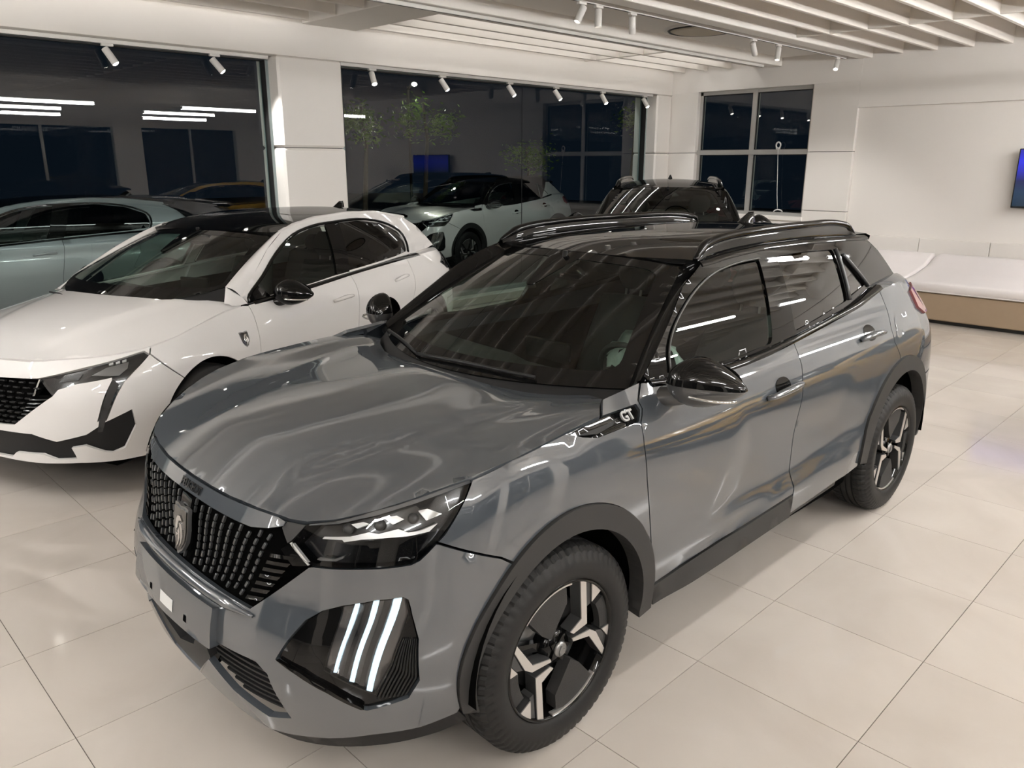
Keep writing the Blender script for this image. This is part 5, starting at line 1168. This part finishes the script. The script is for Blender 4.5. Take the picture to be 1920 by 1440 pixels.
# far sides, seen only mirrored in paint and glass
wr = struct(mesh_obj('wall_right', *join_data([box_data(XE - .3, 7.0, 8.5, 8.7, 2.7, HC), box_data(XE - .3, -9.2, 8.5, 8.7, 0, 2.7), box_data(-6.6, -5.9, 8.5, 8.7, 0, 2.7), box_data(-2.6, -1.9, 8.5, 8.7, 0, 2.7), box_data(2.2, 2.9, 8.5, 8.7, 0, 2.7)]), M['wall'], None, False))
wl = struct(mesh_obj('wall_front', *join_data([box_data(7.0, 7.2, YG - .2, 8.7, 2.8, HC), box_data(7.0, 7.2, YG - .2, -3.0, 0, 2.8), box_data(7.0, 7.2, 1.0, 1.7, 0, 2.8), box_data(7.0, 7.2, 6, 8.7, 0, 2.8)]), M['wall'], None, False))
for n, (a, b) in enumerate(((-9.2, -6.6), (-5.9, -2.6), (-1.9, 2.2), (2.9, 7.0))):
    f = struct(mesh_obj('window_%d' % (4 + n), *join_data([box_data(a, b, 8.55, 8.6, 0, .06), box_data((a + b) / 2 - .03, (a + b) / 2 + .03, 8.55, 8.6, 0, 2.7)]), M['frame_grey'], None, False)); mesh_obj('glass_pane', [(a, 8.58, 0), (b, 8.58, 0), (b, 8.58, 2.7), (a, 8.58, 2.7)], [(0, 1, 2, 3)], M['pane'], f, False)
for n, (a, b) in enumerate(((-3.0, 1.0), (1.7, 6.0))):
    f = struct(mesh_obj('window_%d' % (8 + n), *join_data([box_data(7.05, 7.1, a, b, 0, .06), box_data(7.05, 7.1, (a + b) / 2 - .03, (a + b) / 2 + .03, 0, 2.8)]), M['frame_grey'], None, False)); mesh_obj('glass_pane', [(7.08, a, 0), (7.08, b, 0), (7.08, b, 2.8), (7.08, a, 2.8)], [(0, 1, 2, 3)], M['pane'], f, False)

# ceiling, beams, slats
ce = struct(mesh_obj('ceiling', *box_data(XE - .3, 7.2, YG - .2, 8.7, HC, HC + .15), M['ceiling'], None, False))
ZS, ST = 3.185, .022
sl_a = mk('ceiling_slat', bevel_box_data(-3.0, 3.0, -ST, ST, ZS, HC, .004), M['slat'], False)
sl_b = mk('ceiling_slat', bevel_box_data(-8.3, 8.3, -ST, ST, ZS, HC, .004), M['slat'], False)
sl_c = mk('ceiling_slat', bevel_box_data(-4.97, 4.97, -ST, ST, ZS, HC, .004), M['slat'], False)
for y in (-5.20, -4.80, -4.40, -4.00): from_mesh('ceiling_slat', sl_a, ce).location = (-6.6, y, 0)
for k in range(26): from_mesh('ceiling_slat', sl_b, ce).location = (-1.3, -1.92 + .415 * k, 0)
for y in (-5.22, -4.74, -4.26): from_mesh('ceiling_slat', sl_c, ce).location = (2.05, y, 0)
for x0, x1, y0, y1 in ((-7.43, -7.39, YW, -3.7), (-7.45, -7.41, -2.3, 8.4), (-3.2, -3.16, -2.3, 8.4), (.9, .94, -2.3, 8.4)): box('cross_slat', x0, x1, y0, y1, ZS + .006, HC, M['slat'], ce, .004)
box('ceiling_beam', -3.60, -2.95, YW, -3.72, ZS - .005, HC, M['ceiling'], ce, .006)
box('ceiling_beam', XE, 7.0, -3.72, -3.56, ZS - .03, HC, M['ceiling'], ce, .006)
box('ceiling_beam', XE, 7.0, -2.46, -2.28, ZS - .02, HC, M['ceiling'], ce, .006)

box('channel_ceiling', XE, 7.0, -3.57, -2.45, 3.275, 3.33, M['ceiling'], ce)
# lighting tracks
def track(name, p0, p1, label):
    x0, x1 = p0[0], p1[0]; y, z = p0[1], p0[2]
    t = tag(box(name, x0, x1, y - .019, y + .019, z - .034, z, M['lamp_white'], None, .003), label, 'track'); box('track_slot', x0 + .02, x1 - .02, y - .008, y + .008, z - .0345, z - .030, M['rubber'], t); return t
track('lighting_track', (-9.15, -5.47, H1), (-3.42, -5.47, H1), 'white lighting track along the head of the wide middle window')
track('lighting_track', (-2.62, -5.55, H1), (2.5, -5.55, H1), 'white lighting track along the head of the left window')
track('lighting_track', (-9.5, -2.60, 3.20), (5.0, -2.60, 3.20), 'white ceiling track carrying the unlit looking spotlights')
track('lighting_track', (-9.2, -3.64, 3.153), (5.0, -3.64, 3.153), 'bare white ceiling track beside the four short slats')
SPOT = {}
def spotlight(x, y, z, aim, label, L=.15, r=.032, lit=True, watt=None, flush=True):
    "adaptor under the track, stem, tilted barrel; aim is the direction the lamp faces"
    t = thing('track_spotlight', label, 'spotlight', (x, y, z), 0, 'track spotlights')
    box('adaptor', -.05, .05, -.017, .017, -.022, .0, M['lamp_white'], t, .003)
    d = Vector(aim).normalized(); piv = Vector((0, 0, -.075))
    tube('stem', [(0, 0, -.02), (0, 0, -.075)], .007, M['lamp_white'], t, 8)
    b0 = piv - d * L * .30; rot = Vector((0, 0, 1)).rotation_difference(d).to_matrix().to_4x4()
    me = cached(('barrel', L, r), lambda: mk('barrel', lathe_data([(.001, 0), (r * .9, 0), (r, .006), (r, L - .004), (r * .97, L), (r * .90, L), (r * .885, L - .04)], 28, 'z'), M['lamp_white']))
    b = from_mesh('barrel', me, t); b.matrix_local = Matrix.Translation(b0) @ rot
    fo = 0 if flush else -.03
    le = cached(('lens', L, r, lit, flush), lambda: mk('lens', lathe_data([(.001, L + .010 + fo), (r * .5, L + .008 + fo), (r * .88, L - .002 + fo)], 24, 'z'), M['bulb'] if lit else M['lamp_dark']))
    l = from_mesh('lens', le, b)
    if lit:
        ld = bpy.data.lights.new('spot_beam', 'SPOT'); ld.energy = watt or SPOT_WATT; ld.spot_size = math.radians(75); ld.spot_blend = .7; ld.shadow_soft_size = .03; ld.color = (1.0, .98, .95)
        lo = bpy.data.objects.new('spot_beam', ld); COL.objects.link(lo); lo.location = Vector((x, y, z)) + b0 + d * (L + .01); lo.rotation_euler = Vector((0, 0, -1)).rotation_difference(d).to_euler()
    return t
where = ('first', 'second', 'third', 'fourth', 'fifth', 'last')
for k, (x, ax) in enumerate(zip((-3.84, -4.86, -6.0, -6.9, -7.92, -8.95), ((.1, .55, -1), (-.5, .45, -1), (-.45, .5, -1), (-.5, .5, -1), (-.2, .6, -1), (-.15, .6, -1)))):
    spotlight(x, -5.47, H1 - .034, ax, 'lit white spotlight over the middle window, %s from the left' % where[k])
for k, (x, ax) in enumerate(zip((-1.08, -2.06), ((-.50, .34, -1), (-.70, .40, -1)))):
    spotlight(x, -5.55, H1 - .034, ax, ('lit white spotlight over the left window, further from the column', 'lit white spotlight over the left window, beside the column')[k], watt=150)
spotlight(.1, -5.55, H1 - .034, (-.25, .20, -1), 'lit white spotlight just left of the frame over the left window', watt=220); spotlight(1.4, -5.55, H1 - .034, (-.6, .22, -1), 'lit white spotlight furthest left over the left window, out of view', watt=220)
lab = ('white ceiling spotlight tilted left, leftmost of three close together', 'white ceiling spotlight hanging straight down between two tilted ones', 'white ceiling spotlight tilted right, beside the round air vent', 'white ceiling spotlight just right of the round air vent', 'white ceiling spotlight over the end window, left of the outermost one', 'white ceiling spotlight at the far end of the track by the end wall')
for k, (x, ax) in enumerate(zip((-4.05, -4.28, -4.78, -7.04, -7.63, -9.25), ((.55, -.1, -1), (.05, .05, -1), (-.35, -.2, -1), (-.75, -.05, -1), (.3, .1, -1), (.75, .2, -1)))):
    spotlight(x, -2.60, 3.166, ax, lab[k], watt=(34, 34, 34, 170, 60, 60)[k], flush=False)
# linear lights (behind and beside the camera, mirrored in paint, glass and floor; the last four added for fill)
PEND = [(x, y) for y in (1.75, 3.6) for x in (-8.2, -5.6, -2.6)] + [(-6.4, 5.8), (-3.2, 5.8), (.6, 3.9), (.6, 6.6), (3.6, 5.0), (3.6, 2.6), (4.6, -.6), (5.0, -3.4), (2.3, -1.7), (2.7, -3.6)]
NTH = ('nearest the end wall', 'second from the end wall', 'third from the end wall')
for n, (x, y) in enumerate(PEND):
    lb = ('hanging light bar %s, over the open aisle' % NTH[n]) if n < 3 else ('hanging light bar %s, over the yellow car' % NTH[n - 3]) if n < 6 else 'hanging light bar ' + ('near the far side windows, closer to the end wall', 'near the far side windows, further from the end wall', 'in the room centre behind the camera', 'by the far side windows behind the camera', 'near the front wall, second from the far side', 'near the front wall, third from the far side', 'added near the front wall, fourth from the far side', 'added near the front wall, closest to the shop window', 'added over the aisle before the grey car', 'added over the nose of the white hatchback, out of view')[n - 6]
    t = thing('linear_light', 'slim white ' + lb, 'ceiling light', (x, y, 2.78), 0, 'hanging linear lights')
    box('housing', -.75, .75, -.03, .03, 0, .05, M['lamp_white'], t, .004); box('diffuser', -.74, .74, -.024, .024, -.004, .001, M['led'], t); box('side_fill_glow', -.73, .73, -.033, .033, .006, .044, M['led_side'], t); box('upper_fill_glow', -.74, .74, -.024, .024, .049, .054, M['led_up'] if n > 5 else M['led_up_dim'], t)  # glowing sides and top added to brighten walls and ceiling
    for d in (-.6, .6): tube('suspension_wire', [(d, 0, .05), (d, 0, .40)], .003, M['lamp_white'], t, 5)
for x0, x1, y, nm in ((-9.4, -3.75, -5.31, 'head of the middle window'), (-2.8, 4.5, -5.31, 'head of the left window'), (-9.4, -3.75, -5.0, 'first gap of the short slats'), (-9.4, -3.75, -4.60, 'second gap of the short slats'), (-9.4, -3.75, -4.20, 'third gap of the short slats')):  # hidden strips added to wash the header and light the short slats
    t = thing('cove_fill_light', 'thin white added fill strip hidden above the slats at the ' + nm, 'ceiling light', ((x0 + x1) / 2, y, HC), 0); h = (x1 - x0) / 2
    box('housing', -h, h, -.02, .02, -.025, -.001, M['lamp_white'], t, .003); box('diffuser', -h + .01, h - .01, -.014, .014, -.029, -.024, M['fill_soft'] if y < -5.2 else M['fill_gap'], t)
# round air vent
t = thing('air_vent', 'round beige ceiling air vent between the two tracks', 'vent', (-6.62, -3.03, 3.274))
M['vent'] = pbr('vent_beige', (.52, .46, .36), .5)
lathe('face', [(.001, -.03), (.24, -.03), (.30, -.035), (.34, -.02), (.34, 0)], M['vent'], t, 48, 'z')
lathe('slot', [(.335, -.012), (.36, -.03), (.375, -.012), (.375, 0)], M['rubber'], t, 48, 'z'); lathe('rim', [(.375, -.018), (.41, -.014), (.42, 0)], M['lamp_white'], t, 48, 'z')

# bench, television, cord
bn = thing('bench', 'long low bench of white leather on a tan base along the end wall', 'bench', (-8.27, 0, 0))
box('base', -1.2, .0, -1.9, 4.0, .045, .36, M['bench_base'], bn, .012); box('plinth', -1.15, -.06, -1.85, 3.95, 0, .05, M['rubber'], bn)
def cushion(y0, y1, name='seat_cushion'):
    prof = [(.005, .362), (.022, .372), (.026, .42), (.022, .462), (.0, .478), (-.10, .487), (-.5, .53), (-.85, .60), (-.98, .66), (-1.06, .70), (-1.16, .705), (-1.2, .68), (-1.2, .362)]
    rows = []
    for f in (0, .006, .02, .04, .5, .96, .98, .994, 1):
        y = y0 + (y1 - y0) * f; e = min(1, min(f, 1 - f) / .03); g = .5 + .5 * e if e < 1 else 1
        rows.append([(x * (1 if x < -.5 else 1) - (.02 * (1 - e) if x > -.3 else 0), y, .362 + (z - .362) * (1 - .14 * (1 - e) ** 2)) for x, z in prof])
    V, F = loft_data(rows); m = len(prof); F += [tuple(range(m)), tuple(reversed(range(len(V) - m, len(V))))]
    return orient(mesh_obj(name, V, F, M['leather_white'], bn), (-.6, (y0 + y1) / 2, .5))
cushion(-1.9, -1.105); cushion(-1.095, 1.45); cushion(1.46, 4.0)
tube('seat_piping', [(.026, y, .374) for y in np.linspace(-1.9, 4.0, 20)], .006, M['leather_white'], bn, 6)
def screen_mat():
    m, nt, b = new_mat('screen_image'); N, L = nt.nodes, nt.links
    tc = N.new('ShaderNodeTexCoord'); sx = N.new('ShaderNodeSeparateXYZ'); L.new(tc.outputs['Generated'], sx.inputs[0])
    cr = N.new('ShaderNodeValToRGB'); e = cr.color_ramp.elements; e[0].position = 0; e[0].color = (.004, .03, .06, 1); e[1].position = 1; e[1].color = (.004, .008, .45, 1)
    for p, c in ((.25, (.006, .04, .10, 1)), (.45, (.004, .012, .10, 1)), (.62, (.006, .014, .55, 1)), (.8, (.01, .02, .85, 1))): q = e.new(p); q.color = c
    L.new(sx.outputs['Z'], cr.inputs[0])
    wv = N.new('ShaderNodeTexWave'); wv.inputs['Scale'].default_value = 1.6; wv.inputs['Distortion'].default_value = 3; mp = N.new('ShaderNodeMapping'); mp.inputs['Rotation'].default_value = (.9, 0, 0); L.new(tc.outputs['Generated'], mp.inputs[0]); L.new(mp.outputs[0], wv.inputs[0])
    c2 = N.new('ShaderNodeValToRGB'); c2.color_ramp.elements[0].position = .985; c2.color_ramp.elements[1].position = 1; c2.color_ramp.elements[0].color = (0, 0, 0, 1); c2.color_ramp.elements[1].color = (.05, .16, .3, 1); L.new(wv.outputs['Fac'], c2.inputs[0])
    lt = N.new('ShaderNodeMath'); lt.operation = 'LESS_THAN'; lt.inputs[1].default_value = .4; L.new(sx.outputs['Z'], lt.inputs[0])
    ml = N.new('ShaderNodeMix'); ml.data_type = 'RGBA'; ml.blend_type = 'ADD'; L.new(lt.outputs[0], ml.inputs[0]); L.new(cr.outputs[0], ml.inputs[6]); L.new(c2.outputs[0], ml.inputs[7])
    b.inputs['Base Color'].default_value = (.005, .005, .008, 1); b.inputs['Roughness'].default_value = .1
    L.new(ml.outputs[2], b.inputs['Emission Color']); b.inputs['Emission Strength'].default_value = 1.2; return m
tv = thing('television', 'wall mounted television showing a deep blue picture', 'television', (XE - .005, .22, 1.645))
box('casing', .02, .065, -.605, .605, -.345, .345, M['gloss_black'], tv, .004); box('screen', .0645, .0665, -.593, .593, -.325, .335, screen_mat(), tv); box('wall_bracket', -.05, .03, -.2, .2, -.15, .15, M['plastic'], tv)
co = thing('hanging_cord', 'thin white cord with a loop hanging on the end window', 'cord', (XE - .05, -3.53, 2.02))
ring = [(0, .035 * math.cos(a), .055 + .042 * math.sin(a)) for a in np.linspace(-1.2, 2 * PI - 1.9, 20)]
tube('loop', ring, .011, M['cord'], co, 8); tube('clip', [(0, -.03, .01), (0, .03, .01)], .014, M['cord'], co, 8)
tube('string', smooth_curve([(0.002, .0, 0), (.003, .02, -.25), (.003, .045, -.6), (.003, .075, -.86)], 5), .004, M['cord'], co, 6)
tube('weight', [(.005, .02 + .07 * (1 - math.cos(a)) / 1.0, -.91 + .04 * math.sin(a)) for a in np.linspace(.2, PI - .2, 8)], .010, M['cord'], co, 8)
# ---------------------------------------------------------------- outside the windows
gd = struct(mesh_obj('ground', *box_data(-30, 16, -40, YG - .26, -.14, -.02), M['asphalt'], None, False))
def tree(x, y, h, r, label, seed):
    rnd = random.Random(seed); t = thing('tree', label, 'tree', (x, y, -.02), 0, 'trees in the dark outside')
    tube('trunk', [(0, 0, 0), (.05, .03, h * .3), (-.03, .05, h * .62), (.02, 0, h * .8)], [.06, .05, .035, .02], M['bark'], t, 8)
    V, F = [], []
    for c in range(6):
        a = rnd.uniform(0, 2 * PI); q = rnd.uniform(.2, 1) ** .6 * r; cx, cy, cz = q * math.cos(a), q * math.sin(a), h * .72 + rnd.uniform(-.45, .35) * r
        for k in range(110):
            p = Vector((cx + rnd.gauss(0, .16), cy + rnd.gauss(0, .16), cz + rnd.gauss(0, .14))); u = Vector((rnd.gauss(0, 1), rnd.gauss(0, 1), rnd.gauss(0, .6))).normalized(); v = u.orthogonal().normalized(); l, w_ = rnd.uniform(.035, .065), rnd.uniform(.012, .025)
            n = len(V); V += [p - u * l, p + v * w_, p + u * l, p - v * w_ + u * .01]; F.append((n, n + 1, n + 2, n + 3))
    f = mesh_obj('foliage', V, F, M['leaf'], t, False); f['kind'] = 'stuff'; return t
tree(-8.9, -10.9, 3.75, .60, 'leafy green tree lit by the street lamp outside', 3)
tree(-7.2, -10.6, 3.55, .42, 'thin leafy tree outside near the left edge of the middle window', 5)
tree(-11.9, -10.9, 2.75, .42, 'low sparse tree outside above the white car', 8)
tree(-15.5, -10.6, 3.9, .6, 'sparse tree outside at the far right end of the middle window', 11)
sl = thing('street_lamp', 'bright street lamp on a dark pole beyond the trees', 'lamp', (-9.6, -12.3, -.02))
tube('pole', [(0, 0, 0), (0, 0, 3.45)], .03, M['dark'], sl, 10); tube('lamp_arm', [(0, 0, 3.4), (.12, .35, 3.5)], .03, M['plastic'], sl, 8)
V, F = sphere_data((.14, .40, 3.46), .06, 12, (1, 1, .7)); mesh_obj('globe', V, F, emit('street_glow', (1.0, .96, .85), 14), sl)
ld = bpy.data.lights.new('street_light', 'POINT'); ld.energy = 260; ld.color = (1, .97, .80); ld.shadow_soft_size = .08
lo = bpy.data.objects.new('street_light', ld); COL.objects.link(lo); lo.location = (-9.3, -11.65, 3.4)

for x0, x1, nm in ((-9.0, -3.2, 'middle'), (-2.6, 3.2, 'left')):  # unseen fill strips added above the windows for the cars outside
    t = thing('outside_fill_light', 'added fill light strip on the outer wall above the %s window, out of view' % nm, 'light', ((x0 + x1) / 2, -6.05, 3.25)); h = (x1 - x0) / 2
    box('housing', -h, h, -.04, .04, 0, .06, M['lamp_white'], t, .005); box('diffuser', -h + .02, h - .02, -.03, .03, -.006, .001, emit('outside_fill_glow', (.93, 1.0, .97), OUTSIDE_FILL), t); box('wall_bracket', -.05, .05, .03, .16, .01, .05, M['lamp_white'], t)

# ---------------------------------------------------------------- the cars
M['paint_lower'] = pbr('mirror_lower_grey', (0.055, 0.056, 0.057), 0.3, 0.3, 0.8)
hero = build_suv('suv', 'grey compact SUV with black roof and lit three-bar daytime lamps in the foreground', M['paint_grey'], (0, 0, 0), -.01396)
build_hatch('hatchback', 'pearl white hatchback with black roof parked behind the grey SUV', M['paint_white'], (.05, -3.06, 0), .38)
# crumpled protective film over the steering wheel and seat of the grey car
rows = []; rnd = random.Random(2)
for t in np.linspace(0, 1, 9):
    rows.append([(-1.02 - .10 * t + rnd.gauss(0, .008), .36 + (.20 - .05 * t) * math.cos(a) + rnd.gauss(0, .006), .95 + .20 * math.sin(a) * (1 - .3 * t) + rnd.gauss(0, .008)) for a in np.linspace(.0, PI, 15)])
loft('protective_film', rows, M['wrap'], hero)
drl_on = M['drl']; M['drl'] = M['drl_body']
build_suv('suv', 'black SUV with roof rails facing us in front of the end window', M['paint_black'], (-5.22, -2.42, 0), .585, det=False, scale=1.075)
ow = build_suv('suv', 'white SUV parked outside behind the middle window', M['paint_white'], (-7.25, -8.75, -.02), .14, det=False, scale=1.04)
for s in (1, -1): patch('pillar_panel', sidefn(HERO['G'], s), [(-2.30, 1.15), (-2.66, 1.42), (-2.78, 1.42), (-3.06, 1.21), (-2.62, 1.20)], M['paint_white'], ow, (), .05, .006, .02, 0, axis_pt=(-1.5, 0, 1.2))
build_hatch('hatchback', 'silver hatchback parked outside behind the left window', M['paint_silver'], (.50, -8.62, -.02), 0.0, det=False)
build_hatch('hatchback', 'amber yellow hatchback mirrored in the rear door of the grey SUV', M['paint_yellow'], (-4.3, 3.1, 0), .15, det=False)
M['drl'] = drl_on
